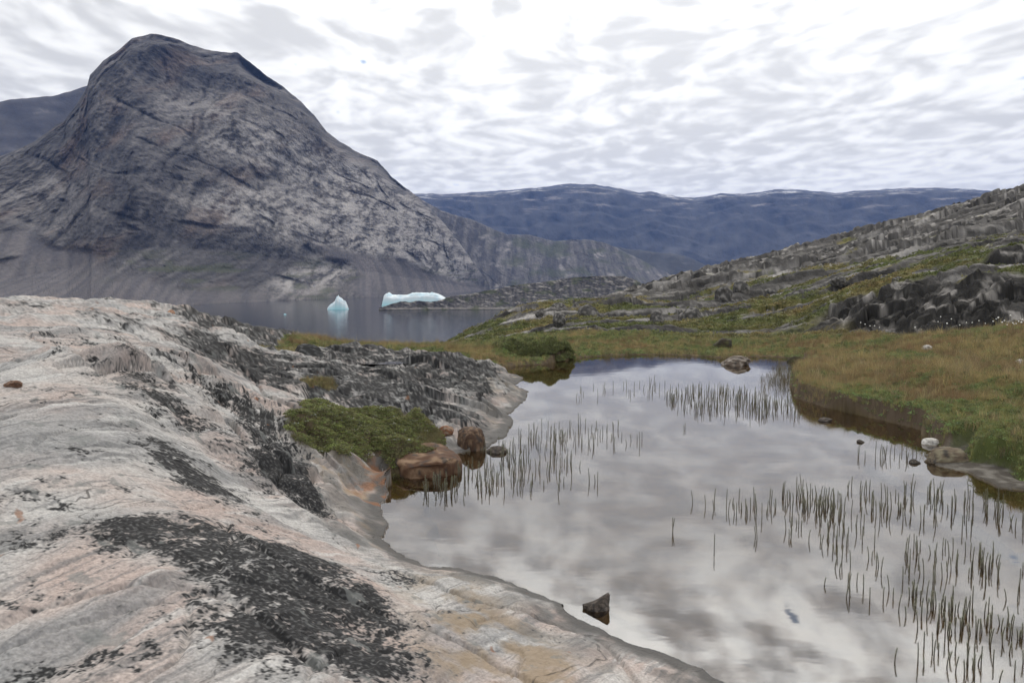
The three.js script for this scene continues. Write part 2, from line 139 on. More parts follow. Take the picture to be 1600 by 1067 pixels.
function ground(x, z) {
  const r = Math.hypot(x, z), a = Math.atan2(x, -z), hm = macro(a, Math.log(r));
  let sd = 99, slab = 0, mat = 0;
  if (r < 42) {
    const e = edge(SHORE, x, z), inn = inside(SHORE, x, z);
    sd = (inn ? -e : e) + 0.05 * noise(x * 3.1, z * 3.1) + 0.025 * noise(x * 9, z * 9);
  }
  if (a < 0.6 && r < 80) { const e = edge(SLAB, x, z); slab = smooth(-0.12, 0.12, (inside(SLAB, x, z) ? e : -e) + 0.12 * noise(x * 2.3, z * 2.3) + 0.5 * smooth(-20.6, -19.8, z) * smooth(2.9, 2.4, x)); }
  if (slab > 0.5 && r < 14) { const e = edge(MAT, x, z); mat = smooth(-0.06, 0.06, (inside(MAT, x, z) ? e : -e) - 0.05 + 0.16 * noise(x * 3, z * 3) + 0.06 * noise(x * 11, z * 11)); }
  const g = { h: 0, sd, slab, mat, r, a, hill: 0, riser: 0, mud: 0 };
  if (sd < 0) {
    g.h = -0.02 - 0.42 * (1 - Math.exp(sd * 0.75)) + 0.03 * fbm(x * 1.7, z * 1.7, 3) * smooth(0, -0.6, sd);
    if (slab < 0.5 && !(x > 5.2 && z > -11.6 && z < -8)) g.h -= 0.12 * smooth(0, -0.2, sd);
    return g;
  }
  const shoreBlend = smooth(0, 0.45, sd);
  let h = hm;
  if (slab > 0) {
    const al = x * 0.42 - z * 0.9, ac = x * 0.9 + z * 0.42, w = 0.35 * noise(x * 0.6, z * 0.6);
    let d = 0.10 * fbm(ac * 0.8 + 3, al * 0.32, 3) + 0.075 * saw(ac * 0.75 + al * 0.1 + w) * smooth(-0.4, 0.3, noise(x * 0.5 + 8, z * 0.5)) + 0.05 * saw(-z * 0.9 + x * 0.3 + w * 1.6 + 5) * smooth(-0.2, 0.4, noise(x * 0.35 - 8, z * 0.35));
    d += 0.035 * fbm(ac * 3.5, al * 1.6, 3) + 0.014 * fbm(x * 9, z * 9, 3) + 0.012 * saw(ac * 5.5 + al * 0.4 + 2 * w) * smooth(-0.2, 0.4, noise(x * 0.9 + 3, z * 0.9)) + 0.006 * fbm(ac * 26, al * 4, 2);
    d -= 0.035 * smooth(0.035, 0, Math.abs(noise(x * 0.55 + 21, z * 0.55))) + 0.02 * smooth(0.03, 0, Math.abs(noise(ac * 1.5 - 5, al * 0.6)));
    const broken = smooth(2.2, 1.2, Math.abs(x + 2.6)) * smooth(2.4, 1.4, Math.abs(z + 8.6));
    d += broken * smooth(0.1, 0.8, sd) * (0.13 * saw(-z * 1.5 + x * 0.7 + 2 * w) + 0.10 * saw(x * 1.9 + z * 0.6 + 3 * w) - 0.08 + 0.05 * (ridged(x * 1.6, z * 1.6, 3) - 0.5));
    const kb = blocks(ac * 1.9 + w, al * 1.1 + w); d += broken * smooth(0.25, 1.0, sd) * (0.045 * kb[0] + 0.06 * kb[2] - 0.04 * smooth(0.12, 0, kb[1]));
    const rough = smooth(9, 18, r) * smooth(0.2, 0.7, sd), kr = blocks(x * 0.75 + w, z * 1.2 - x * 0.3 + w); d += smooth(8.5, 11, r) * smooth(-0.5, -0.36, a) * (0.07 * kr[0] + 0.09 * kr[2] - 0.07 * smooth(0.1, 0, kr[1]));
    d += rough * (0.2 * (ridged(x * 0.55, z * 0.8, 4) - 0.55) + 0.09 * saw(-z * 0.8 + 2 * w + x * 0.2));
    h = lerp(h, (sd < 1 ? Math.max(hm, 0.012 + 0.10 * Math.min(sd, 0.5) - smooth(0.5, 1, sd)) : hm) + d * shoreBlend + 0.035 * mat * (1 + noise(x * 5, z * 5)), slab);
  }
  if (slab < 1) {
    const mud = smooth(0.7, 0, Math.abs(x - 6.9) - 1.3) * smooth(0.5, 0, Math.abs(z + 10.2) - 1.1) * smooth(0.52, 0.42, sd + 0.12 * noise(x * 2.5, z * 2.5));
    g.mud = mud;
    const near = smooth(30, 22, r), right = smooth(2.5, 4.5, x) * smooth(26, 20, r);
    const step = lerp(0.13, 0.33, right) * smooth(0.0, 0.11, sd + 0.03 * noise(x * 4, z * 4)) * near * (1 - mud);
    const beach = smooth(0.7, 0, Math.abs(x - 6.9) - 1.3) * smooth(0.5, 0, Math.abs(z + 10.2) - 1.1);
    let b = r < 32 ? Math.max(hm, (Math.max(step, 0.01 + 0.05 * Math.min(1, sd))) * smooth(32, 29, r) + Math.min(hm, 0) * smooth(29, 32, r)) : hm;
    if (beach > 0) b = lerp(b, Math.max(Math.min(b, 0.02 + 0.10 * sd), (0.4 + 0.05 * noise(x * 3, z * 3)) * smooth(0.42, 0.66, sd + 0.12 * noise(x * 2.5, z * 2.5))), beach * smooth(1.4, 0.9, sd));
    const lump = (0.09 * noise(x * 1.2, z * 1.2) + 0.07 * noise(x * 3.1, z * 3.1) + 0.03 * noise(x * 9, z * 9)) * smooth(0.05, 0.4, sd) * (1 - 0.7 * mud);
    b += lump;
    const lr = Math.log(r), steep = r > 28 ? (macro(a, lr + 0.02) - macro(a, lr - 0.02)) / (0.04 * r) : 0, crag = smooth(0.15, 0.36, steep + 0.1 * noise(x / 3, z / 3)) * smooth(95, 65, r) * smooth(28.5, 31, r) * smooth(0.02, 0.08, a);
    const hill = Math.max(crag, smooth(31, 40, r + 4 * noise(x * 0.15, z * 0.15)) * smooth(-0.16, -0.02, a));
    g.hill = hill; g.crag = crag;
    if (hill > 0) {
      const up = smooth(38, 110, r), d1 = -z / 6.5 + 1.2 * fbm(x / 26, z / 16, 3) - x / 45, f1 = d1 - Math.floor(d1), d2 = -z / 2.4 + 1.0 * fbm(x / 9 + 4, z / 7, 3) - x / 21, f2 = d2 - Math.floor(d2);
      const on = smooth(-0.35, 0.15, noise(x / 17 + 5, z / 11)), step1 = (smooth(0, 0.13, f1) * (1 - f1) - 0.45) * on, step2 = (smooth(0, 0.16, f2) * (1 - f2) - 0.45) * smooth(-0.2, 0.3, noise(x / 7, z / 5 + 9));
      const lumps = ridged(x / 8 + z / 30, z / 4 - x / 25, 4) - 0.5;
      b += hill * (lerp(0.5, 2.0, up) * step1 * (1 - crag) + lerp(0.25, 0.75, up) * step2 + 0.4 * lumps * lerp(0.5, 1.6, up) + 0.16 * fbm(x / 1.4, z / 1.1, 3) * lerp(0.6, 1.5, up));
      const bw = 0.25 * noise(x * 1.3, z * 1.3);
      let q = blocks(x / 1.5 + bw, z / 1.2 - x / 9 + bw); const big = 0.20 * q[0] + 0.35 * q[2] - 0.3 * smooth(0.10, 0, q[1]), tone = q[0];
      q = blocks(x / 0.55 + 7 + bw, z / 0.5 + bw); const small = 0.10 * q[0] + 0.12 * q[2] - 0.09 * smooth(0.1, 0, q[1]);
      q = blocks(x / 4.2 + z / 20 + bw, z / 2.0 - x / 14 + 3 + bw); const slabby = 0.30 * q[0] + 0.4 * q[2] - 0.25 * smooth(0.08, 0, q[1]);
      b += crag * (big + small + 0.35 * (ridged(x / 3.4, z / 3.0 + 5, 4) - 0.5)) + hill * (1 - crag) * smooth(-0.1, 0.2, noise(x / 13, z / 9) + 0.25 * up) * slabby * lerp(0.5, 0.85, up);
      g.tone = lerp(q[0], tone, crag);
      g.face = Math.max(smooth(0.26, 0.1, f1) * on, 0.8 * smooth(0.24, 0.1, f2));
      g.rockiness = 0.8 * fbm(x / 10 + 5, z / 5, 4) + 0.5 * lumps + 0.45 * g.face + lerp(-0.2, 0.34, up);
    }
    h = lerp(b, h, slab);
  }
  g.h = h;
  return g;
}

// ---------------------------------------------------------------- colours of the ground (what it is made of)
const PINK = [0.335, 0.272, 0.243], PALE = [0.36, 0.348, 0.333], GREY = [0.205, 0.205, 0.205], SLATE = [0.115, 0.115, 0.117], BLACK = [0.017, 0.017, 0.018], OCHRE = [0.225, 0.172, 0.115], RUST = [0.19, 0.085, 0.04], WET = [0.075, 0.072, 0.069];
const slabMasks = (x, z, g) => [g.sd, g.mat, g.h, blobs(LICHEN, x, z), blobs(TAN, x, z), blobs(GRASSLEFT, x, z), edgeMat(x, z, g.r)];
function jointLine(x, z) {           // thin cracks: along the foliation and across it
  const al = x * 0.42 - z * 0.9, ac = x * 0.9 + z * 0.42, w = 0.18 * fbm(x * 1.1, z * 1.1, 3) + 0.02 * noise(x * 12, z * 12);
  const a = Math.abs(((ac * 0.62 + w) % 1 + 1) % 1 - 0.5) / 0.62, b = Math.abs(((al * 0.38 + ac * 0.16 + 1.4 * w) % 1 + 1) % 1 - 0.5) / 0.38, c = Math.abs(noise(x * 0.8 + 30, z * 0.8) + 0.06 * noise(x * 7, z * 7)) / 1.2;
  return Math.max(smooth(0.014, 0.004, a) * smooth(-0.1, 0.2, noise(x * 0.9, z * 0.9 + 4)), smooth(0.012, 0.004, b) * smooth(0.0, 0.25, noise(x * 0.7 + 8, z * 0.7)), smooth(0.012, 0.003, c) * smooth(-0.1, 0.2, noise(x * 0.6 - 8, z * 0.6)));
}
function slabColour(x, z, m) {
  const [sd, mat, h, lich, tan, gl, em] = m, al = x * 0.42 - z * 0.9, ac = x * 0.9 + z * 0.42, r = Math.hypot(x, z), a = Math.atan2(x, -z), zz = z - 1.2 * h, wv = 0.3 * noise(x, z);
  let c = mix3(PINK, PALE, smooth(-0.3, 0.25, fbm(x * 0.9, z * 0.9, 4)));
  c = mix3(c, GREY, 0.8 * smooth(-0.12, 0.4, fbm(ac * 2.4 + wv, al * 0.4, 4)));
  c = mix3(c, SLATE, 0.65 * smooth(0.12, 0.45, fbm(ac * 8 + wv * 2, al * 0.7 + 9, 4)));
  c = mix3(c, [0.43, 0.42, 0.405], 0.6 * smooth(0.15, 0.45, fbm(ac * 11 - 4 + wv, al * 0.9, 3)));
  c = mix3(c, SLATE, 0.55 * smooth(0.14, 0.4, fbm(ac * 30 + wv * 5, al * 1.6, 3)));
  const speck = 0.6 * noise(x * 55, zz * 55) + 0.6 * noise(x * 110, zz * 110) + 0.4 * noise(x * 21, zz * 21); c = c.map((v) => v * (1 + 0.38 * speck));
  const far = smooth(8.5, 12, r) * smooth(0.62, 0.2, Math.abs(a + 0.1));         // the lower, darker outcrop behind the moss
  c = mix3(c, SLATE, 0.3 * far * smooth(-0.3, 0.3, fbm(x * 1.1 + 4, z * 0.8, 3)));
  c = mix3(c, OCHRE, clamp(tan * 1.1) * smooth(-0.25, 0.2, fbm(x * 3, z * 3, 5)) * 0.85);       // bare ochre rock and grey stain close to the water
  const lowBand = smooth(lerp(1.0, 1.9, smooth(-7, -9, z)), 0.1, sd + 0.4 * noise(x * 1.7, z * 1.7));
  c = mix3(c, [0.095, 0.093, 0.09], lowBand * 0.85 * smooth(-0.25, 0.12, fbm(x * 2.2 + 7, z * 2.2, 5)));
  c = mix3(c, WET, smooth(0.26, 0.08, sd + 0.1 * noise(x * 5, z * 5)) * 0.92);
  if (x > -2.4 && x < -0.2 && z < -8.6 && z > -10.8) c = mix3(c, RUST, 0.75 * smooth(0.5, 0.2, sd) * smooth(-0.2, 0.25, fbm(x * 4, z * 4, 4)));
  // black crust lichen: grey margins, black crumbs in the middle
  const sc = lerp(1, 0.4, smooth(7, 16, r)), d = clamp(lich * 0.68 + 0.15 + 0.2 * noise(x * 0.8, z * 0.8) + 0.26 * far + 0.5 * smooth(19, 23, r) * smooth(-0.42, -0.3, a)) * smooth(0.1, 0.5, sd);
  const p = 0.38 * noise(x * 13 * sc, zz * 13 * sc) + 0.42 * noise(x * 29 * sc, zz * 29 * sc + 8) + 0.34 * noise(x * 63 * sc, zz * 63 * sc + 3) + 0.4 * noise(x * 5.5 * sc, zz * 5.5 * sc) + 0.3 * noise(x * 2.6, zz * 2.6) + 0.16 * noise(ac * 9, al * 1.5);
  const th = lerp(0.92, -0.42, d);
  c = mix3(c, [0.10, 0.10, 0.10], 0.6 * smooth(th - 0.3, th + 0.05, p));
  const jn = jointLine(x, z); c = mix3(c, [0.06, 0.058, 0.055], 0.7 * jn * smooth(-0.4, 0.3, noise(x * 14, zz * 14)));
  const crumb = noise(x * 47 * sc + 9, zz * 47 * sc);
  c = mix3(c, mix3(BLACK, [0.07, 0.07, 0.07], smooth(0.1, 0.5, crumb)), 0.985 * smooth(th, th + 0.2, p));
  c = mix3(c, [0.15, 0.155, 0.15], 0.6 * smooth(0.3, 0.42, fbm(x * 5 + 50, z * 5, 4)) * smooth(0.05, 0.3, sd));
  c = mix3(c, RUST, 0.7 * smooth(0.52, 0.62, fbm(x * 4.3 - 50, z * 4.3, 4)));
  c = mix3(c, [0.085, 0.068, 0.042], mat);      // the soil that the mat grows in
  c = mix3(c, [0.10, 0.085, 0.03], smooth(0.35, 0.6, gl + 0.2 * noise(x * 3, z * 3)));
  return [c, p - th, jn];
}
function edgeMat(x, z, r) { return r < 13 && x > -5 && x < 1 ? edge(MAT, x, z) : 9; }
function marshTone(x, z, g) {      // 0 leafy green, 1 straw and rust sedge
  return clamp(0.4 + 1.9 * fbm(x * 0.55 + 2, z * 0.8, 4) + 0.38 * smooth(13, 19, g.r) * smooth(31, 24, g.r) * smooth(0.08, 0.25, g.a) - 0.5 * smooth(2.2, 0.4, g.sd) * smooth(20, 14, g.r) - 0.25 * smooth(26, 34, g.r));
}
function bankColour(x, z, g, ny) {
  const t = marshTone(x, z, g), n = fbm(x * 6, z * 6, 3);
  let c = mix3([0.065, 0.078, 0.025], [0.145, 0.112, 0.05], smooth(0.3, 0.8, t));
  c = c.map((v) => v * (1 + 0.5 * n));
  c = mix3(c, [0.085, 0.064, 0.045], smooth(0.15, 0.1, g.sd + 0.05 * noise(x * 5, z * 5)));      // bare peat where the turf breaks off at the water
  const mudc = mix3([0.06, 0.053, 0.045], [0.14, 0.13, 0.115], smooth(-0.2, 0.4, fbm(x * 5, z * 5, 4)));
  c = mix3(c, mudc, g.mud);
  if (g.hill > 0) {
    const veg = mix3(mix3([0.082, 0.092, 0.028], [0.15, 0.125, 0.055], smooth(-0.2, 0.4, fbm(x / 6, z / 4, 4))), [0.045, 0.05, 0.02], smooth(0.1, 0.5, fbm(x / 1.5 + 3, z / 1.5, 3))).map((v) => v * (1 + 0.5 * n));
    const zz = z - 1.4 * g.h;
    let rock = mix3([0.055, 0.052, 0.05], [0.20, 0.19, 0.18], smooth(-0.05, 0.45, fbm(x / 9 + zz / 9, zz / 1.3 - x / 12, 5)));
    rock = mix3(rock, [0.30, 0.285, 0.27], 0.8 * smooth(0.12, 0.4, fbm(x / 13 + zz / 8 + 3, zz / 1.1 - x / 9, 5)));
    rock = mix3(rock, [0.024, 0.023, 0.022], 0.9 * smooth(-0.02, 0.25, fbm(x / 2.2 - 7, zz / 0.7, 5)));
    rock = mix3(rock, mix3([0.02, 0.019, 0.018], [0.24, 0.225, 0.21], smooth(0.1, 0.45, fbm(x / 0.45 + 0.6 * noise(x, zz), zz / 1.6, 5))), 0.85 * g.crag);
    rock = rock.map((v) => v * (1 + 0.45 * n) * (1 + 0.4 * g.tone));
    const m = clamp(smooth(0.0, 0.12, g.rockiness + 0.15 * n) + g.crag);
    c = mix3(c, mix3(veg, rock, m), smooth(0.15, 0.7, g.hill));
  }
  return c;
}

// the near part of the slab carries its mineral and lichen pattern at a few millimetres
const BX = -6.3, BZ = -10.7, BW = 8.4;
const [slabMap, slabBump] = (() => {
  const n = 2048, q = 168, grid = [], col = new Uint8Array(n * n * 4), bmp = new Uint8Array(n * n * 4), enc = (v) => 255 * (v <= 0.0031308 ? 12.92 * v : 1.055 * Math.pow(v, 1 / 2.4) - 0.055);
  for (let j = 0; j <= q; j++) for (let i = 0; i <= q; i++) { const x = BX + BW * i / q, z = BZ + BW * j / q; grid.push(slabMasks(x, z, ground(x, z))); }
  const m = new Array(7);
  for (let j = 0; j < n; j++) for (let i = 0; i < n; i++) {
    const u = (i + 0.5) / n * q, v = (j + 0.5) / n * q, a = Math.floor(u), b = Math.floor(v), fu = u - a, fv = v - b, A = grid[b * (q + 1) + a], B = grid[b * (q + 1) + a + 1], C = grid[(b + 1) * (q + 1) + a], D = grid[(b + 1) * (q + 1) + a + 1];
    if (A[0] < -0.3 && D[0] < -0.3) continue;
    for (let k = 0; k < 7; k++) m[k] = lerp(lerp(A[k], B[k], fu), lerp(C[k], D[k], fu), fv);
    const x = BX + BW * (i + 0.5) / n, z = BZ + BW * (j + 0.5) / n; if (x * x + z * z < 4) continue;
    const [c, flake, jn] = slabColour(x, z, m), o = (j * n + i) * 4;
    for (let k = 0; k < 3; k++) col[o + k] = clamp(enc(clamp(c[k], 0.004, 1)), 0, 255);
    col[o + 3] = bmp[o + 3] = 255;
    const ac = x * 0.9 + z * 0.42, al = x * 0.42 - z * 0.9; let hgt = 0.55 + 0.16 * noise(x * 24, z * 24) + 0.13 * noise(x * 60, z * 60) + 0.12 * noise(ac * 34, al * 3) + 0.2 * smooth(-0.05, 0.25, flake) * (0.6 + 0.4 * noise(x * 45, z * 45)) - 0.35 * smooth(0.04, 0, Math.abs(noise(x * 1.1 + 3, z * 1.1) + 0.05 * noise(x * 9, z * 9)));
    hgt -= 0.5 * jn; bmp[o] = bmp[o + 1] = bmp[o + 2] = clamp(hgt) * 255;
  }
  const mk = (d, srgb) => { const t = new THREE.DataTexture(d, n, n); if (srgb) t.colorSpace = THREE.SRGBColorSpace; t.magFilter = THREE.LinearFilter; t.needsUpdate = true; return t; };
  return [mk(col, true), mk(bmp, false)];
})();
// ---------------------------------------------------------------- ground mesh, finer towards the camera's side
{
  const az = [], rad = [];
  for (let a = -1.25; a < -0.66; a += 0.012) az.push(a);
  for (let a = -0.66; a < 0.66; a += 0.00182) az.push(a);
  for (let a = 0.66; a <= 1.25; a += 0.012) az.push(a);
  for (let r = 0.6; r < 440;) { rad.push(r); r *= r < 2.2 ? 1.03 : r < 8.5 ? 1.0031 : r < 21 ? 1.0036 : r < 31 ? 1.007 : r < 50 ? 1.0022 : r < 62 ? 1.004 : r < 175 ? 1.006 : 1.03; }
  const C = az.length, R = rad.length, pos = new Float32Array(C * R * 3), info = new Array(C * R);
  for (let j = 0; j < R; j++) for (let i = 0; i < C; i++) {
    const x = Math.sin(az[i]) * rad[j], z = -Math.cos(az[i]) * rad[j], g = ground(x, z), o = (j * C + i) * 3;
    pos[o] = x; pos[o + 1] = g.h; pos[o + 2] = z; info[j * C + i] = g;
  }
  const nor = new Float32Array(C * R * 3), col = new Float32Array(C * R * 3), uv = new Float32Array(C * R * 2), zone = new Uint8Array(C * R);
  for (let j = 0; j < R; j++) for (let i = 0; i < C; i++) {
    const k = j * C + i, i0 = Math.max(0, i - 1), i1 = Math.min(C - 1, i + 1), j0 = Math.max(0, j - 1), j1 = Math.min(R - 1, j + 1);
    const a = (j * C + i0) * 3, b = (j * C + i1) * 3, c = (j0 * C + i) * 3, d = (j1 * C + i) * 3;
    const ux = pos[b] - pos[a], uy = pos[b + 1] - pos[a + 1], uz = pos[b + 2] - pos[a + 2], vx = pos[d] - pos[c], vy = pos[d + 1] - pos[c + 1], vz = pos[d + 2] - pos[c + 2];
    let nx = uy * vz - uz * vy, ny = uz * vx - ux * vz, nz = ux * vy - uy * vx; const l = Math.hypot(nx, ny, nz) || 1; nx /= l; ny /= l; nz /= l;
    if (ny < 0) { nx = -nx; ny = -ny; nz = -nz; }
    nor[k * 3] = nx; nor[k * 3 + 1] = ny; nor[k * 3 + 2] = nz;
    const x = pos[k * 3], z = pos[k * 3 + 2], g = info[k];
    uv[k * 2] = x; uv[k * 2 + 1] = z;
    let cc;
    if (g.sd < 0) { zone[k] = 3; cc = mix3([0.05, 0.038, 0.018], [0.11, 0.085, 0.045], smooth(-0.4, 0.4, fbm(x * 2.4, z * 2.4, 4))); }
    else if (g.slab > 0.5) { zone[k] = 0; cc = slabColour(x, z, slabMasks(x, z, g))[0]; if (x > BX + 0.03 && x < BX + BW - 0.03 && z > BZ + 0.03 && z < BZ + BW - 0.03) { zone[k] = 4; uv[k * 2] = (x - BX) / BW; uv[k * 2 + 1] = (z - BZ) / BW; } }
    else { zone[k] = g.hill > 0.5 ? 2 : 1; cc = bankColour(x, z, g, ny); }
    col.set(cc.map((v) => Math.max(0.004, v)), k * 3);
  }
  const idx = [[], [], [], [], []];
  for (let j = 0; j < R - 1; j++) for (let i = 0; i < C - 1; i++) { const k = j * C + i, t = idx[zone[k]]; t.push(k, k + 1, k + C, k + 1, k + C + 1, k + C); }
  const bump = grain.clone(); bump.repeat.set(1.1, 1.1);
  const bump2 = grain.clone(); bump2.repeat.set(0.35, 0.35);
  const mats = [new THREE.MeshPhysicalMaterial({ vertexColors: true, roughness: 0.85, specularIntensity: 0.35, bumpMap: bump, bumpScale: 0.012 }), new THREE.MeshPhysicalMaterial({ specularIntensity: 0.3, vertexColors: true, roughness: 0.95, bumpMap: bump, bumpScale: 0.03 }), new THREE.MeshPhysicalMaterial({ specularIntensity: 0.3, vertexColors: true, roughness: 0.92, bumpMap: bump2, bumpScale: 0.12 }), new THREE.MeshPhysicalMaterial({ specularIntensity: 0.3, vertexColors: true, roughness: 0.9 }), new THREE.MeshPhysicalMaterial({ map: slabMap, roughness: 0.85, specularIntensity: 0.35, bumpMap: slabBump, bumpScale: 0.02 })];
  const what = [['rock_slab', 'ice-smoothed pale pink and grey rock slab with black lichen'], ['marsh_ground', 'mossy ground of the bank and meadow round the pond'], ['hillside', 'rocky hillside with ledges and thin green turf'], ['pond_bed', 'brown silty bed of the pond'], ['near_slab', 'pale rock slab with black crust lichen beside the pond']];
  idx.forEach((t, q) => {
    const map = new Int32Array(C * R).fill(-1); let n = 0; const src = [];
    const ind = new Uint32Array(t.length);
    for (let m = 0; m < t.length; m++) { const k = t[m]; if (map[k] < 0) { map[k] = n++; src.push(k); } ind[m] = map[k]; }
    const P = new Float32Array(n * 3), N = new Float32Array(n * 3), K = new Float32Array(n * 3), U = new Float32Array(n * 2);
    src.forEach((k, m) => { for (let e = 0; e < 3; e++) { P[m * 3 + e] = pos[k * 3 + e]; N[m * 3 + e] = nor[k * 3 + e]; K[m * 3 + e] = col[k * 3 + e]; } U[m * 2] = uv[k * 2]; U[m * 2 + 1] = uv[k * 2 + 1]; });
    const geo = new THREE.BufferGeometry();
    geo.setAttribute('position', new THREE.BufferAttribute(P, 3)); geo.setAttribute('normal', new THREE.BufferAttribute(N, 3)); geo.setAttribute('color', new THREE.BufferAttribute(K, 3)); geo.setAttribute('uv', new THREE.BufferAttribute(U, 2));
    geo.setIndex(new THREE.BufferAttribute(ind, 1));
    structure(new THREE.Mesh(geo, mats[q]), ...what[q]);
  });
}

// ---------------------------------------------------------------- water
const ripple = tile(1024, (u, v) => { let s = 0, a = 0.5; for (const [fx, fy] of [[5, 14], [11, 31], [24, 66], [50, 120]]) { s += a * pnoise(u * fx, v * fy, fx, fy); a *= 0.55; } return 0.5 + s * 0.55; });
{
  const box = SHORE.reduce((b, p) => [Math.min(b[0], p[0]), Math.max(b[1], p[0]), Math.min(b[2], p[1]), Math.max(b[3], p[1])], [99, -99, 99, -99]);
  const shape = new THREE.Shape(SHORE.map((p) => { const cx = 3, cz = -11, k = 1.0; return new THREE.Vector2(cx + (p[0] - cx) * k, -(cz + (p[1] - cz) * k)); }));
  // the sheet runs a little way under the banks
  const grown = []; for (let i = 0; i < SHORE.length; i++) { const p = SHORE[(i + SHORE.length - 1) % SHORE.length], q = SHORE[i], n = SHORE[(i + 1) % SHORE.length]; let dx = n[0] - p[0], dz = n[1] - p[1]; const l = Math.hypot(dx, dz) || 1; dx /= l; dz /= l; let ox = dz, oz = -dx; if (inside(SHORE, q[0] + ox * 0.05, q[1] + oz * 0.05)) { ox = -ox; oz = -oz; } grown.push(new THREE.Vector2(q[0] + ox * 0.12, -(q[1] + oz * 0.12))); }
  const geo = new THREE.ShapeGeometry(new THREE.Shape(grown)); geo.rotateX(-Math.PI / 2);
  const p = geo.attributes.position, u = new Float32Array(p.count * 2);
  for (let i = 0; i < p.count; i++) { u[i * 2] = p.getX(i) * 0.22; u[i * 2 + 1] = p.getZ(i) * 0.22; }
  geo.setAttribute('uv', new THREE.BufferAttribute(u, 2));
  structure(new THREE.Mesh(geo, new THREE.MeshPhysicalMaterial({ color: new THREE.Color().setRGB(0.62, 0.52, 0.36), roughness: 0.02, transmission: 1, thickness: 0, ior: 2.2, bumpMap: ripple, bumpScale: 0.00045, side: THREE.DoubleSide })), 'pond', 'still pond mirroring the clouds');
  const pool = new THREE.Shape(); [[0.62, 0], [0.4, 0.3], [-0.1, 0.34], [-0.6, 0.2], [-0.7, -0.1], [-0.3, -0.3], [0.3, -0.28]].forEach(([a, b], i) => (i ? pool.lineTo(a, b) : pool.moveTo(a, b)));
  const pg = new THREE.ShapeGeometry(pool); pg.rotateX(-Math.PI / 2);
  const po = structure(new THREE.Mesh(pg, new THREE.MeshPhysicalMaterial({ color: new THREE.Color().setRGB(0.05, 0.05, 0.055), roughness: 0.03, ior: 1.5 })), 'rock_pool', 'small rainwater pool on the rock slab');
  po.position.set(-3.02, ground(-3.02, -18.7).h + 0.02, -18.7);
  const seaGeo = new THREE.PlaneGeometry(24000, 16000); seaGeo.rotateX(-Math.PI / 2);
  const su = seaGeo.attributes.uv, sp = seaGeo.attributes.position; for (let i = 0; i < su.count; i++) su.setXY(i, sp.getX(i) / 60, sp.getZ(i) / 60);
  const sea = structure(new THREE.Mesh(seaGeo, new THREE.MeshPhysicalMaterial({ color: new THREE.Color().setRGB(0.012, 0.02, 0.035), roughness: 0.07, ior: 1.34, bumpMap: ripple, bumpScale: 0.12 })), 'fjord', 'calm dark fjord water');
  sea.position.set(0, SEA, -4000);
}

// ---------------------------------------------------------------- mountains round the fjord
const PALEROCK = [[-470.95,145.11,49.38,27.16,1],[-440.28,134.2,77.07,28.26,1],[-421.85,247.35,62.53,31.27,1],[-373.91,216.87,88.23,48.13,1],[-320.81,144.16,93.74,62.49,1],[-394.58,117.9,81.82,34.09,0.8],[-268.86,99.68,85.25,68.2,0.9],[-192.86,56.34,77.75,58.32,0.9],[-338.56,98.14,72.33,28.93,0.8],[-501.76,297.26,86.17,35.9,0.35],[-456.04,269.64,74.58,37.29,0.6],[-604.94,349.92,79.63,66.36,0.3],[-742.5,130.56,70.61,47.07,0.3],[-356.11,5.94,23.75,29.68,0.8],[-389.33,0.4,17.61,27.52,0.6],[-537.37,250.16,51.5,25.75,0.4]], SCREE = [[-410,84],[-351,64],[-289,54],[-242,40],[-175,8],[-101,-22],[-82,-47],[-252,-33],[-315,-14],[-309,19],[-361,45]], SCREE2 = [[-800,89],[-653,56],[-629,49],[-570,23],[-466,-8],[-391,-17],[-389,-33],[-634,-22]];
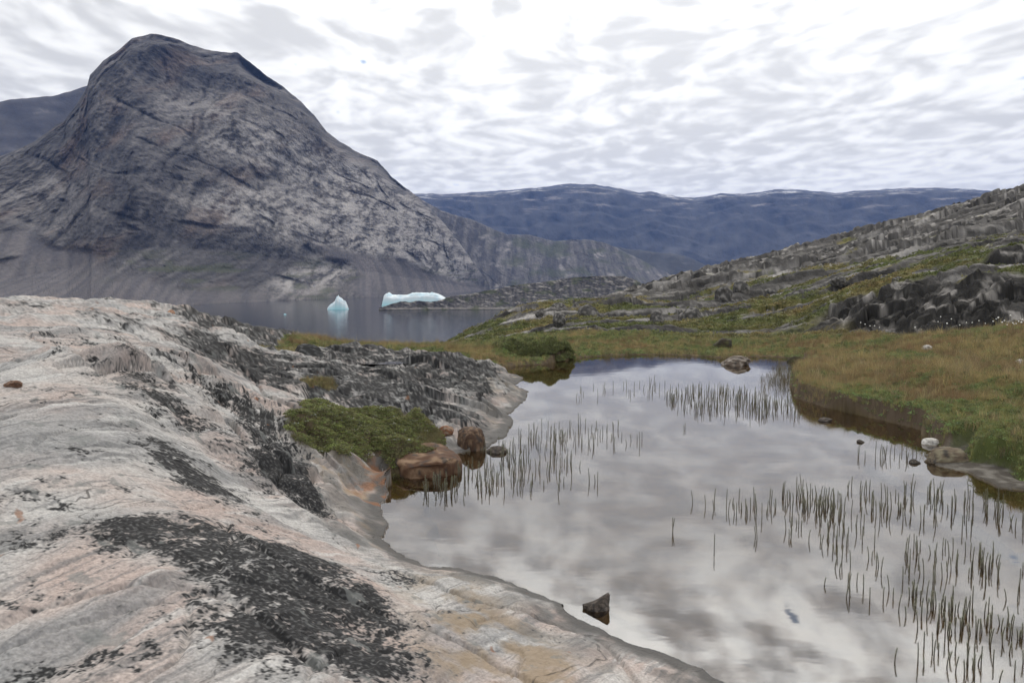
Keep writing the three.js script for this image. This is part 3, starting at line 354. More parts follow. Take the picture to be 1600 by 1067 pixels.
function mountain(rows, o) {       // rows: ridge x, y, z and foot x, z
  const S = [0]; for (let i = 1; i < rows.length; i++) S.push(S[i - 1] + Math.hypot(rows[i][3] - rows[i - 1][3], rows[i][4] - rows[i - 1][4], rows[i][0] - rows[i - 1][0], rows[i][1] - rows[i - 1][1]) * 0.7);
  const C = o.cols, R = o.rows, B = o.back ?? 8, total = S[S.length - 1], pos = [], col = [], uv = [];
  let seg = 0;
  for (let i = 0; i < C; i++) {
    const s = total * i / (C - 1); while (seg < rows.length - 2 && S[seg + 1] < s) seg++;
    const f = clamp((s - S[seg]) / (S[seg + 1] - S[seg])), e = rows[seg].map((v, k) => lerp(v, rows[seg + 1][k], f));
    const [rx, ry0, rz, fx, fz] = e, dx = fx - rx, dz = fz - rz, dl = Math.hypot(dx, dz), ux = dx / dl, uz = dz / dl;
    const ry = ry0 + o.crest * fbm(s / (o.crest * 9), 3.3, 4);
    for (let j = 0; j < R + B; j++) {
      let t = j / (R - 1), x, y, z, d = 0, c;
      if (t <= 1) {
        const hz = o.hz(t); y = lerp(SEA - 3, ry, t); x = lerp(fx, rx, hz); z = lerp(fz, rz, hz);
        const q = o.face(s, y, t, x); d = q.d * smooth(0, 0.05, t) * (1 - smooth(0.97, 1, t)); c = q.c;
        x += ux * d; z += uz * d;
      } else { const b = (j - R + 1) / B; x = rx - ux * dl * b * 0.9; z = rz - uz * dl * b * 0.9; y = lerp(ry, SEA, b * b * 0.6 + b * 0.4); c = o.face(s, y, 1, x).c; }
      pos.push(x, y, z); col.push(...c.map((v) => Math.max(0.005, v))); uv.push(s / o.grain, y / o.grain);
    }
  }
  const idx = [], K = R + B; for (let i = 0; i < C - 1; i++) for (let j = 0; j < K - 1; j++) { const k = i * K + j; idx.push(k, k + K, k + 1, k + 1, k + K, k + K + 1); }
  const g = new THREE.BufferGeometry(); g.setAttribute('position', new THREE.Float32BufferAttribute(pos, 3)); g.setAttribute('color', new THREE.Float32BufferAttribute(col, 3)); g.setAttribute('uv', new THREE.Float32BufferAttribute(uv, 2)); g.setIndex(idx); g.computeVertexNormals();
  const bm = grain.clone(); bm.repeat.set(1, 1);
  return structure(new THREE.Mesh(g, new THREE.MeshPhysicalMaterial({ specularIntensity: 0.3, vertexColors: true, roughness: 0.95, bumpMap: bm, bumpScale: o.bump ?? 3 })), o.name, o.label);
}
function blobsXY(list, x, y) { let s = 0; for (const b of list) { const d = ((x - b[0]) / b[2]) ** 2 + ((y - b[1]) / b[3]) ** 2; if (d < 5) s += b[4] * Math.exp(-d); } return s; }
function crags(x, y, streak) {       // relief and rock colour of the steep walls
  const w1 = 14 * fbm(x / 120, y / 120, 3), w2 = 4 * fbm(x / 28 + 4, y / 28, 3), X = x + w1 + w2, Y = y + w1 * 0.5 - w2;
  const diag = (Y * 0.95 + X * 0.45) / 58, cleft = smooth(0.82, 0.97, ridged(X / 46 + Y / 240, Y / 210 + 3, 2)), joint = smooth(0.86, 0.98, ridged(diag * 0.9, X / 230, 2)), hair = smooth(0.8, 0.95, ridged(diag * 3.1, X / 60 + 2, 2));
  const d = 80 * (ridged(x / 240 + 2, y / 620, 3) - 0.5) + 30 * fbm(x / 80 + y / 300, y / 260, 4) + 12 * saw(diag) + 8 * fbm(X / 18, Y / 44, 4) + 6.5 * fbm(X / 8, Y / 10, 3, 0.7) - 9 * cleft - 8 * joint - 1.5 * hair;
  let c = mix3([0.052, 0.05, 0.053], [0.128, 0.12, 0.118], smooth(-0.3, 0.35, fbm(X / 22, Y / 130, 6, 0.6)));
  c = mix3(c, [0.045, 0.044, 0.048], 0.6 * streak * smooth(0.0, 0.35, fbm(X / 6 + y / 90, Y / 160 + 4, 4)));
  c = mix3(c, [0.055, 0.053, 0.056], 0.6 * smooth(0.1, 0.4, fbm(diag * 2.4, X / 45 + 7, 5)));
  c = mix3(c, [0.16, 0.11, 0.085], 0.45 * smooth(0.05, 0.4, fbm(X / 60 + 7, Y / 120, 5)) * smooth(-250, -600, x));
  const grit = 0.34 * noise(x / 5, y / 5) + 0.34 * noise(x / 2.6, y / 2.6 + 5) + 0.25 * noise(x / 12, y / 9); c = c.map((v) => v * (1 + grit));
  return { d, c, X, Y, grit, lines: 0.65 * Math.max(cleft * 0.7, joint) + 0.28 * hair };
}
mountain([[-1120,112,-1279,-633,-718],[-1054,166,-1397,-604,-793],[-964,232,-1520,-560,-873],[-951,276,-1603,-543,-902],[-932,334,-1687,-523,-932],[-920,391,-1730,-512,-946],[-914,419,-1748,-508,-952],[-911,443,-1756,-506,-955],[-900,483,-1791,-496,-967],[-881,530,-1843,-482,-985],[-871,557,-1869,-474,-994],[-850,580,-1920,-458,-1012],[-810,579,-1952,-439,-1032],[-775,571,-1978,-421,-1050],[-739,564,-2004,-414,-1097],[-687,570,-2038,-401,-1161],[-655,547,-2059,-390,-1202],[-635,531,-2071,-383,-1226],[-593,501,-2095,-368,-1274],[-551,468,-2118,-350,-1323],[-522,439,-2133,-338,-1358],[-494,398,-2157,-325,-1396],[-467,375,-2188,-311,-1435],[-425,355,-2235,-287,-1492],[-380,338,-2281,-261,-1549],[-349,301,-2311,-247,-1618],[-316,277,-2341,-234,-1718],[-283,252,-2371,-219,-1817],[-258,227,-2399,-205,-1892],[-216,185,-2465,-178,-2017],[-172,129,-2530,-149,-2190],[-125,60,-2595,-115,-2395],[-75,-12,-2659,-73,-2599]], {
  name: 'steep_mountain', label: 'steep grey rock mountain with scree fans above the fjord', cols: 700, rows: 300, crest: 6, grain: 60, bump: 4,
  hz: (t) => (t < 0.14 ? t / 0.14 * 0.24 : t < 0.82 ? lerp(0.24, 0.68, (t - 0.14) / 0.68) : lerp(0.68, 1, smooth(0, 1, (t - 0.82) / 0.18) * 0.5 + (t - 0.82) / 0.36)),
  face(s, y, t, x) {
    const wob = 12 * noise(x / 40, y / 40), soft = (P) => { const e = edge(P, x + wob, y + wob * 0.6); return smooth(-9, 9, inside(P, x + wob, y + wob * 0.6) ? e : -e); };
    const scr = Math.max(soft(SCREE), 0.9 * soft(SCREE2) * smooth(-0.6, -0.3, noise(x / 60 + 3, y / 30)));
    let { d, c, X, Y, lines, grit } = crags(x, y, 1);
    d -= 110 * Math.exp(-(((x + 660) / 90) ** 2) - ((y - 420) / 150) ** 2);                 // the hollow under the summit
    d += 60 * Math.exp(-(((x + 560) / 120) ** 2) - ((y - 330) / 60) ** 2);
    d -= 32 * Math.exp(-(((x + 304 - (250 - y) * 0.6) / 20) ** 2)) * smooth(330, 250, y);         // the gully on the right
    d *= 1 - 0.93 * scr; d += scr * 3 * fbm(x / 25 + y / 60, y / 120, 3);
    const pale = clamp(blobsXY(PALEROCK, X, Y) * 1.5 + 0.12 * smooth(0.1, 0.5, fbm(X / 30 - 9, Y / 60, 4)));
    c = mix3(c, [0.36, 0.338, 0.322], clamp(pale * smooth(-0.3, 0.25, fbm(X / 20, Y / 26, 6, 0.7) + 0.35 * grit)));
    c = mix3(c, [0.035, 0.035, 0.038], lines * (1 - scr) * smooth(-0.5, 0.1, noise(x / 45, y / 45)));
    c = mix3(c, [0.06, 0.07, 0.035], 0.6 * smooth(70, 10, y) * smooth(0.05, 0.3, fbm(x / 40, y / 14, 3)));
    const sc = mix3([0.095, 0.09, 0.096], [0.14, 0.128, 0.128], smooth(-0.3, 0.3, fbm(x / 9 + y / 14, y / 120, 4))).map((v) => v * (1 + 0.3 * fbm(x / 4, y / 4, 2)));
    return { d, c: mix3(c, sc, scr) };
  },
});
const dull = (tint, sc, pale) => (s, y, t, x) => {
  const d = sc * (1.3 * (ridged(s / (sc * 9), y / (sc * 16), 4) - 0.5) + 0.6 * fbm(s / (sc * 2), y / (sc * 3), 4) + 0.3 * saw(y / (sc * 1.7) + noise(s / (sc * 6), y / (sc * 6))));
  let c = mix3(tint, tint.map((v) => v * 1.7), smooth(-0.2, 0.45, fbm(s / (sc * 3), y / (sc * 1.4), 5)));
  c = mix3(c, [0.4, 0.37, 0.35], pale * smooth(0.12, 0.5, fbm(s / (sc * 4) + 4, y / (sc * 0.9), 6, 0.62)));
  return { d, c };
};
mountain([[-2099,455,-2415,-1522,-1725],[-1919,538,-2561,-1394,-1829],[-1706,598,-2707,-1242,-1936],[-1628,621,-2755,-1186,-1971],[-1578,632,-2784,-1150,-1992],[-1527,656,-2812,-1114,-2012],[-1483,681,-2835,-1082,-2029],[-1440,671,-2858,-1050,-2046],[-1331,616,-2910,-970,-2085],[-1177,491,-2976,-856,-2135]], { name: 'back_ridge', label: 'dark ridge sloping down behind the steep mountain', cols: 150, rows: 80, crest: 5, grain: 80, hz: (t) => t, face: dull([0.05, 0.048, 0.052], 40, 0.35) });
mountain([[-580,407,-3045,-501,-2602],[-486,361,-3062,-420,-2617],[-391,339,-3075,-337,-2628],[-343,310,-3081,-296,-2633],[-273,270,-3088,-235,-2640],[-195,248,-3094,-168,-2645],[-123,224,-3098,-106,-2648],[-74,200,-3099,-64,-2649],[-17,180,-3100,-15,-2650],[54,180,-3100,47,-2650],[166,155,-3096,142,-2646],[286,160,-3087,246,-2639],[349,147,-3080,300,-2633],[405,127,-3073,348,-2627],[482,88,-3062,414,-2618],[561,46,-3049,481,-2606],[637,12,-3034,545,-2593],[679,-12,-3025,581,-2586]], { name: 'shoulder_ridge', label: 'long rocky shoulder running out from the steep mountain', cols: 360, rows: 110, crest: 5, grain: 60, bump: 4, hz: (t) => t, face(s, y, t, x) {
  const q = crags(x + 3000, y + 400, 0.5); q.d *= 0.55;
  q.c = mix3(q.c, [0.28, 0.262, 0.25], 0.75 * smooth(0.08, 0.42, fbm(q.X / 70, q.Y / 40, 6, 0.6) - 0.1 * smooth(-60, 60, x)));
  q.c = mix3(q.c, [0.04, 0.04, 0.042], q.lines); q.c = mix3(q.c, [0.05, 0.06, 0.028], 0.65 * smooth(-0.05, 0.3, fbm(x / 110, y / 50 + 8, 5)) * smooth(-150, 50, x)); return q; } });
mountain([[249,198,-3892,224,-3493],[403,182,-3879,363,-3481],[558,153,-3860,503,-3464],[705,137,-3836,635,-3442],[820,121,-3813,738,-3421],[896,87,-3796,806,-3406],[971,39,-3777,873,-3389],[1054,-16,-3755,946,-3370]], { name: 'low_headland', label: 'low dark headland below the far mountain range', cols: 140, rows: 50, crest: 6, grain: 80, hz: (t) => t, face: dull([0.036, 0.036, 0.034], 34, 0.25) });
mountain([[-3144,680,-7897,-1824,-4548],[-2279,834,-8189,-1324,-4718],[-1335,894,-8395,-776,-4838],[-973,906,-8444,-566,-4867],[-674,909,-8473,-392,-4884],[-371,931,-8492,-216,-4895],[-135,945,-8499,-79,-4899],[270,978,-8496,157,-4897],[606,1023,-8478,353,-4887],[1006,985,-8440,585,-4865],[1334,914,-8395,776,-4838],[1445,925,-8376,840,-4827],[1695,868,-8329,986,-4800],[1879,850,-8290,1092,-4777],[2138,889,-8227,1243,-4740],[2375,876,-8162,1380,-4702],[2645,911,-8078,1537,-4653],[2867,903,-8002,1667,-4608],[3085,869,-7921,1792,-4560],[3188,852,-7880,1852,-4536],[3294,859,-7836,1914,-4511],[3491,874,-7750,2029,-4460],[3838,874,-7584,2229,-4363],[4145,843,-7421,2407,-4268],[4399,804,-7273,2553,-4182],[4758,773,-7043,2760,-4049],[5289,714,-6654,3066,-3822],[6110,602,-5910,3537,-3392]], { name: 'far_mountain_range', label: 'long blue hazy mountain range with snow specks', cols: 520, rows: 150, crest: 10, grain: 200, bump: 8, hz: (t) => (t < 0.75 ? t * 0.62 : lerp(0.465, 1, (t - 0.75) / 0.25)), face: (s, y, t, x) => {
  const q = dull([0.03, 0.03, 0.03], 60, 0.0)(s, y, t, x); q.d *= 2.2; q.c = q.c.map((v) => v * (1 + 0.9 * fbm(s / 160, y / 420, 5, 0.6)));
  q.c = mix3(q.c, [0.34, 0.31, 0.29], 0.6 * smooth(0.16, 0.4, fbm(s / 420 + 3, y / 42, 6, 0.62)) * smooth(0.4, 0.75, t));
  const snow = smooth(0.7, 0.82, t) * smooth(0.2, 0.34, fbm(s / 190 + 2, y / 26, 4) + 0.25 * fbm(s / 900, 2, 2)); q.c = mix3(q.c, [0.8, 0.8, 0.82], 0.85 * snow); return q; } });
mountain([[-145.1,-27.1,-868,-143.8,-862.1],[-136.5,-24.7,-871,-135.1,-863.5],[-124,-20.8,-882.5,-121.5,-865.5],[-113.4,-21.5,-882.3,-111.3,-866.9],[-103.4,-19.9,-887.6,-101,-868.1],[-91,-21.6,-884.9,-89.3,-869.4],[-78.8,-18.9,-892.5,-76.8,-870.6],[-68.7,-15.5,-901.4,-66.4,-871.5],[-43.9,-12.1,-910.9,-42,-873],[-22.2,-7.8,-921.3,-21,-873.7],[7.5,-2.7,-932.8,7,-874],[37.7,1,-940,35,-873.3],[68,5.5,-943.5,62.9,-871.7],[105.4,7.8,-940.1,97.5,-868.5],[131.3,7.7,-936.8,121.5,-865.5],[146,3.2,-934.3,135.1,-863.5],[153.6,-6.3,-912,145.2,-861.9],[166.1,-10.5,-900,158.6,-859.5],[209.1,-19.7,-868,204.5,-849.7]], { name: 'peninsula', label: 'low lichen-dark rock peninsula reaching into the fjord', cols: 340, rows: 90, crest: 0.9, grain: 12, bump: 0.5, back: 10, hz: (t) => Math.pow(t, 0.8), face(s, y, t, x) {
  const q = crags(s * 7 + 900, y * 8 + 900, 0.3), d = q.d * 0.075 + 2.2 * fbm(s / 9, y / 6, 4) + 0.8 * fbm(s / 2.5, y / 2, 3);
  let c = mix3(q.c.map((v) => v * 0.8), [0.30, 0.28, 0.26], 0.8 * smooth(0.1, 0.4, fbm(s / 9 + y / 6 + 3, y / 3, 6, 0.6) + 0.12 * smooth(0.8, 1, t)));
  c = mix3(c, [0.025, 0.024, 0.024], 0.7 * smooth(0.0, 0.3, fbm(s / 3 - 8, y / 1.6, 5))); c = mix3(c, [0.03, 0.03, 0.03], q.lines);
  c = mix3(c, [0.25, 0.23, 0.21], smooth(-26.5, -28.4, y + 1.2 * noise(s / 5, y)) * 0.6); c = mix3(c, [0.05, 0.047, 0.044], smooth(-28.9, -29.4, y));
  c = mix3(c, [0.045, 0.055, 0.02], 0.6 * smooth(0.1, 0.35, fbm(s / 14 + 9, y / 7, 4)));
  return { d, c };
} });

// ---------------------------------------------------------------- icebergs
function iceberg(name, label, x, z, width, depth, outline, seed, turn) {
  const n = 30, m = 13, pos = [], col = [], idx = [];
  const H = (u) => { const k = u * (outline.length - 1), i = Math.min(outline.length - 2, Math.floor(k)); return lerp(outline[i], outline[i + 1], k - i); };
  for (let i = 0; i <= n; i++) for (let j = 0; j <= m; j++) {
    const u = i / n, v = j / m * 2 - 1, e = Math.pow(Math.max(0, 1 - Math.abs(v) ** 5), 0.55), end = smooth(0, 0.03, u) * smooth(1, 0.97, u);
    let h = H(u) * e * (1 + 0.07 * noise(u * 7 + seed, v * 3) - 0.1 * saw(u * 4 + v * 1.7 + seed) + 0.12 * noise(u * 19 + seed, v * 8)) * end - 1.2 * (1 - e * end);
    const px = (u - 0.5) * width * (1 + 0.04 * noise(v * 3 + seed, 1)), pz = v * depth / 2 * (0.75 + 0.25 * Math.sin(Math.PI * u)) + 0.4 * noise(u * 9, h);
    pos.push(px, h, pz);
    const blue = smooth(-0.1, 0.4, noise(u * 6 + seed * 3, h * 0.25) ); const c = mix3([0.68, 0.75, 0.78], [0.46, 0.62, 0.70], blue * 0.8); col.push(...mix3(c, [0.30, 0.62, 0.68], smooth(0.9, 0.2, h + 0.4 * noise(u * 20, v * 5))));
  }
  for (let i = 0; i < n; i++) for (let j = 0; j < m; j++) { const k = i * (m + 1) + j; idx.push(k, k + 1, k + m + 1, k + 1, k + m + 2, k + m + 1); }
  let g = new THREE.BufferGeometry(); g.setAttribute('position', new THREE.Float32BufferAttribute(pos, 3)); g.setAttribute('color', new THREE.Float32BufferAttribute(col, 3)); g.setIndex(idx); g = g.toNonIndexed(); g.computeVertexNormals();
  const o = put(new THREE.Mesh(g, new THREE.MeshPhysicalMaterial({ vertexColors: true, roughness: 0.6, side: THREE.DoubleSide })), name, label, 'iceberg');
  o.position.set(x, SEA, z); o.rotation.y = turn; return o;
}
iceberg('iceberg', 'small pointed white iceberg floating alone in the fjord', -197, -900, 23, 15, [0.5, 5, 7, 9.5, 15.5, 13, 10.5, 9, 0.5], 3, 0);
iceberg('iceberg', 'long flat-topped pale blue iceberg behind the rock peninsula', -127, -1040, 84, 34, [11, 17, 13, 13.2, 13.8, 15.6, 17.2, 16.4, 16.2, 16.2, 13, 8], 8, 0);
iceberg('ice_chunk', 'tiny white ice chunk drifting on the open fjord', -217, -760, 2.6, 1.6, [0.2, 0.9, 0.7, 0.2], 5, 0.3);

// ---------------------------------------------------------------- stones
import { mergeVertices } from 'three/addons/utils/BufferGeometryUtils.js';
const stoneMat = new THREE.MeshPhysicalMaterial({ specularIntensity: 0.4, vertexColors: true, roughness: 0.88, bumpMap: grain, bumpScale: 0.01 });
function stone([x, z, w, h, y], name, label, o = {}) {
  const r = rng(Math.floor(x * 977 + z * 131) + 7), s = r() * 50, cuts = [];
  for (let k = 0; k < (o.cuts ?? 5); k++) { const a = r() * 6.28, e = r() * 1.3 - 0.35; cuts.push([Math.cos(a) * Math.cos(e), Math.sin(e), Math.sin(a) * Math.cos(e), 0.62 + r() * 0.25]); }
  let g = new THREE.IcosahedronGeometry(1, o.detail ?? 14); g.deleteAttribute('normal'); g.deleteAttribute('uv'); g = mergeVertices(g, 1e-4);
  const p = g.attributes.position, col = [], uv = [], dep = o.depth ?? 0.8;
  for (let i = 0; i < p.count; i++) {
    let a = p.getX(i), b = p.getY(i), c = p.getZ(i);
    for (const q of cuts) { const d = a * q[0] + b * q[1] + c * q[2]; if (d > q[3]) { const k = (d - q[3]) * 0.9; a -= q[0] * k; b -= q[1] * k; c -= q[2] * k; } }
    const n = 1 + 0.16 * fbm(a * 1.6 + s + c, b * 1.6 + c * 1.3, 4) + 0.05 * fbm(a * 5 + s, b * 5 - c * 4, 3); a *= n; b *= n; c *= n;
    if (o.shape) [a, b, c] = o.shape(a, b, c);
    const X = a * w * 0.52, Y = b * h * 0.8 + h * 0.25, Z = c * w * 0.5 * dep;
    p.setXYZ(i, X, Y, Z); uv.push((X + Z) * 1.5, Y * 1.5);
    const base = o.colour ?? [0.06, 0.057, 0.054], alt = o.alt ?? [0.20, 0.19, 0.18];
    let k = mix3(base, alt, smooth(-0.1, 0.35, fbm(a * 2.3 + s + 1.1 * c, b * 2.3 - c * 1.6 + a, 4))); k = mix3(k, [0.03, 0.03, 0.03], 0.75 * smooth(0.1, 0.3, fbm(a * 4 - s, c * 4 + b * 3, 4)));
    col.push(...k.map((v) => Math.max(0.006, v)));
  }
  g.setAttribute('color', new THREE.Float32BufferAttribute(col, 3)); g.setAttribute('uv', new THREE.Float32BufferAttribute(uv, 2)); g.computeVertexNormals();
  const m = put(new THREE.Mesh(g, stoneMat), name, label, o.category ?? 'boulder', o.group);
  m.position.set(x, y ?? 0, z); m.rotation.y = o.turn ?? 0; return m;
}
const HILLSTONES = [[7.26,-39.9,0.75,0.62,0.1],[9.66,-43.03,1.21,0.75,0.33],[9.74,-46.57,0.61,0.5,0.26],[15.59,-58.66,1.37,0.93,0.9],[17.31,-60.22,1.41,0.96,1.25],[18.09,-55.93,1.13,0.52,1.38],[17.83,-50.35,1.2,0.56,1.29],[20.1,-49.03,1.02,0.47,2.03],[17.3,-35.61,0.64,0.32,2.39],[21.47,-45.95,0.61,0.37,2.54],[3.2,-55.28,1.11,0.53,0.24],[4.38,-54.53,0.62,0.57,0.27],[5.03,-51.7,1.5,0.84,0.14],[2.65,-44.55,0.72,0.57,0],[1.83,-52.96,0.55,0.34,-0.01],[-3.82,-43.83,0.5,0.28,-1.06],[-3.47,-44.87,0.65,0.44,-1],[15.66,-51.29,0.78,0.35,0.77],[7.64,-51.38,0.59,0.29,0.19],[19.56,-51.33,0.71,0.35,1.8]], SHORESTONES = [[0.64,-5.89,0.21,0.11,0],[6.65,-23.51,0.87,0.36,0],[6.04,-10.82,0.67,0.2,0],[6.43,-10.63,0.26,0.12,0],[6.35,-10.75,0.1,0.06,0],[6.54,-10.52,0.16,0.08,0],[6.52,-10.27,0.14,0.07,0],[6.53,-10.1,0.16,0.08,0],[5.4,-12.17,0.12,0.04,0],[5.54,-10.78,0.15,0.05,0],[6.43,-12.03,0.29,0.09,0],[5.58,-14.03,0.25,0.06,0],[-0.62,-11.66,0.36,0.29,0],[-1.21,-10.24,0.95,0.27,0],[-0.23,-11.48,0.32,0.08,0]], OTHERSTONES = [[-4.91,-18.99,0.76,0.32,0.68],[-8.49,-19.75,0.22,0.1,1.93],[11.11,-21.21,0.27,0.12,0.64],[11.89,-18.53,0.28,0.14,0.53],[7.52,-28.25,0.85,0.38,0],[8.71,-24.32,0.58,0.38,0.27],[-1.05,-12.35,0.26,0.12,0.05],[-3.83,-6.06,0.13,0.04,1.67]];
HILLSTONES.forEach((b) => { const g = ground(b[0], b[1]), size = b[2] > 1.35 ? 'large' : b[2] > 0.8 ? 'medium-sized' : 'small'; stone([b[0], b[1], b[2], b[3], Math.min(g.h, b[4] + 0.25)], 'boulder', size + ' grey lichen-spotted boulder lying on the green lower hillside', { group: 'boulders strewn on the hillside', detail: 9 }); });
const dark = { colour: [0.05, 0.042, 0.036], alt: [0.12, 0.10, 0.085] };
const SS = SHORESTONES;
stone(SS[0], 'pointed_stone', 'dark pointed stone sticking out of the open water beside the bare slab', { ...dark, category: 'stone', cuts: 7, depth: 0.55, detail: 16, shape: (a, b, c) => [a + 0.55 * Math.max(0, b), b * (b > 0 ? lerp(0.35, 1.35, smooth(-0.9, 0.75, a)) : 1), c] });
SS[1][3] *= 0.72; stone(SS[1], 'boulder', 'pale-topped orange-streaked boulder standing in the water at the grassy far shore', { colour: [0.09, 0.07, 0.055], alt: [0.27, 0.24, 0.21] });
SS[13][1] -= 0.3; SS[12][1] -= 0.12;
stone(SS[2], 'flat_boulder', 'low brown mossy boulder on the muddy beach below the turf bank', { colour: [0.11, 0.085, 0.06], alt: [0.18, 0.16, 0.11], depth: 0.6, category: 'boulder' });
for (let k = 3; k < 8; k++) stone(SS[k], 'beach_stone', 'small grey stone lying on the muddy beach below the turf bank', { colour: [0.16, 0.15, 0.14], alt: [0.3, 0.28, 0.26], category: 'stone', group: 'stones on the muddy beach', detail: 8 });
for (const k of [8, 9, 11]) stone(SS[k], 'water_stone', 'dark stone tip just breaking the pond surface off the turf bank', { ...dark, category: 'stone', group: 'stone tips off the turf bank', detail: 8 });
stone(SS[10], 'white_stone', 'whitish stone at the water edge beside the flat brown boulder', { colour: [0.45, 0.43, 0.4], alt: [0.6, 0.58, 0.55], category: 'stone', detail: 8 });
stone(SS[12], 'block', 'squarish rust-brown rock block at the cove mouth', { colour: [0.06, 0.036, 0.024], alt: [0.16, 0.105, 0.068], cuts: 9, depth: 1.5, turn: 0.5, detail: 18, category: 'rock', shape: (a, b, c) => [Math.sign(a) * Math.abs(a) ** 0.6, Math.sign(b) * Math.abs(b) ** 0.6, Math.sign(c) * Math.abs(c) ** 0.6] });
stone(SS[13], 'ledge_rock', 'long orange-brown rock ledge below the green moss mat', { colour: [0.075, 0.04, 0.024], alt: [0.19, 0.125, 0.08], depth: 1.3, turn: 0.25, detail: 20, category: 'rock', shape: (a, b, c) => [Math.sign(a) * Math.abs(a) ** 0.75, Math.sign(b) * Math.abs(b) ** 0.4 * (0.78 + 0.2 * a) + 0.06 * noise(a * 5, c * 5), Math.sign(c) * Math.abs(c) ** 0.7] });
stone(SS[14], 'wet_stone', 'low dark wet stone in the water off the cove block', { ...dark, category: 'stone', detail: 8 });
const OS = OTHERSTONES, onGround = (b) => [b[0], b[1], b[2], b[3], ground(b[0], b[1]).h];
stone(onGround(OS[0]), 'black_boulder', 'black lichen-covered boulder between the slab and the grass strip', { colour: [0.03, 0.03, 0.03], alt: [0.10, 0.10, 0.10] });
stone(onGround(OS[1]), 'perched_stone', 'small reddish stone perched on the crest of the pale slab', { colour: [0.3, 0.17, 0.11], alt: [0.4, 0.27, 0.2], category: 'stone', detail: 8 });
for (const k of [2, 3]) stone(onGround(OS[k]), 'pale_stone', 'pale stone half sunk in the brown meadow grass', { colour: [0.35, 0.33, 0.3], alt: [0.5, 0.47, 0.44], category: 'stone', group: 'pale stones in the meadow', detail: 8 });
for (const k of [4, 5]) stone(onGround(OS[k]), 'peat_hummock', 'dark peaty hummock at the far pond shore', { colour: [0.03, 0.024, 0.016], alt: [0.06, 0.06, 0.025], category: 'hummock', group: 'peaty hummocks', detail: 9 });
stone(onGround(OS[6]), 'orange_stone', 'small orange-lichened stone beside the green moss mat', { colour: [0.17, 0.08, 0.045], alt: [0.26, 0.2, 0.15], category: 'stone', detail: 8 });
stone(onGround(OS[7]), 'rust_flake', 'flat rust-coloured rock flake lying on the pale slab', { colour: [0.12, 0.065, 0.042], alt: [0.2, 0.13, 0.09], category: 'stone', detail: 8 });

// ---------------------------------------------------------------- water plants: upright stems with whorls of short leaves
const stemMat = new THREE.MeshStandardMaterial({ color: new THREE.Color().setRGB(0.10, 0.085, 0.06), roughness: 0.8 });
const leafMat = new THREE.MeshStandardMaterial({ color: new THREE.Color().setRGB(0.16, 0.165, 0.105), roughness: 0.85, side: THREE.DoubleSide });
function reedGeometry(seed, h) {
  const r = rng(seed), bx = (r() - 0.5) * 0.13 * h, bz = (r() - 0.5) * 0.13 * h, at = (t) => [bx * t * t, -0.05 + (h + 0.05) * t, bz * t * t];
  const pos = [], idx = [], lp = [], li = [];
  for (let k = 0; k <= 5; k++) { const [x, y, z] = at(k / 5), w = lerp(0.0042, 0.0016, k / 5); for (let e = 0; e < 5; e++) pos.push(x + Math.cos(e * 1.2566) * w, y, z + Math.sin(e * 1.2566) * w); }
  for (let k = 0; k < 5; k++) for (let e = 0; e < 5; e++) { const a = k * 5 + e, b = k * 5 + (e + 1) % 5; idx.push(a, a + 5, b, b, a + 5, b + 5); }
  const n = 13;
  for (let k = 0; k < n; k++) {
    const t = lerp(0.3, 1, k / (n - 1)), [x, y, z] = at(t), len = lerp(0.021, 0.016, k / n) * (0.7 + 0.6 * r()) * (k < 4 ? 0.45 + 0.15 * k : 1);
    for (let e = 0; e < 6; e++) {
      const a = e * 1.047 + k * 0.5 + r() * 0.5, lean = 0.4 + 0.45 * r(), dx = Math.cos(a) * lean, dz = Math.sin(a) * lean, q = lp.length / 3, w = 0.0017;
      lp.push(x - Math.sin(a) * w, y, z + Math.cos(a) * w, x + Math.sin(a) * w, y, z - Math.cos(a) * w, x + dx * len, y + len * 0.95, z + dz * len);
      li.push(q, q + 1, q + 2);
    }
  }
  const mk = (p, i) => { const g = new THREE.BufferGeometry(); g.setAttribute('position', new THREE.Float32BufferAttribute(p, 3)); g.setIndex(i); g.computeVertexNormals(); return g; };
  return [mk(pos, idx), mk(lp, li)];
}
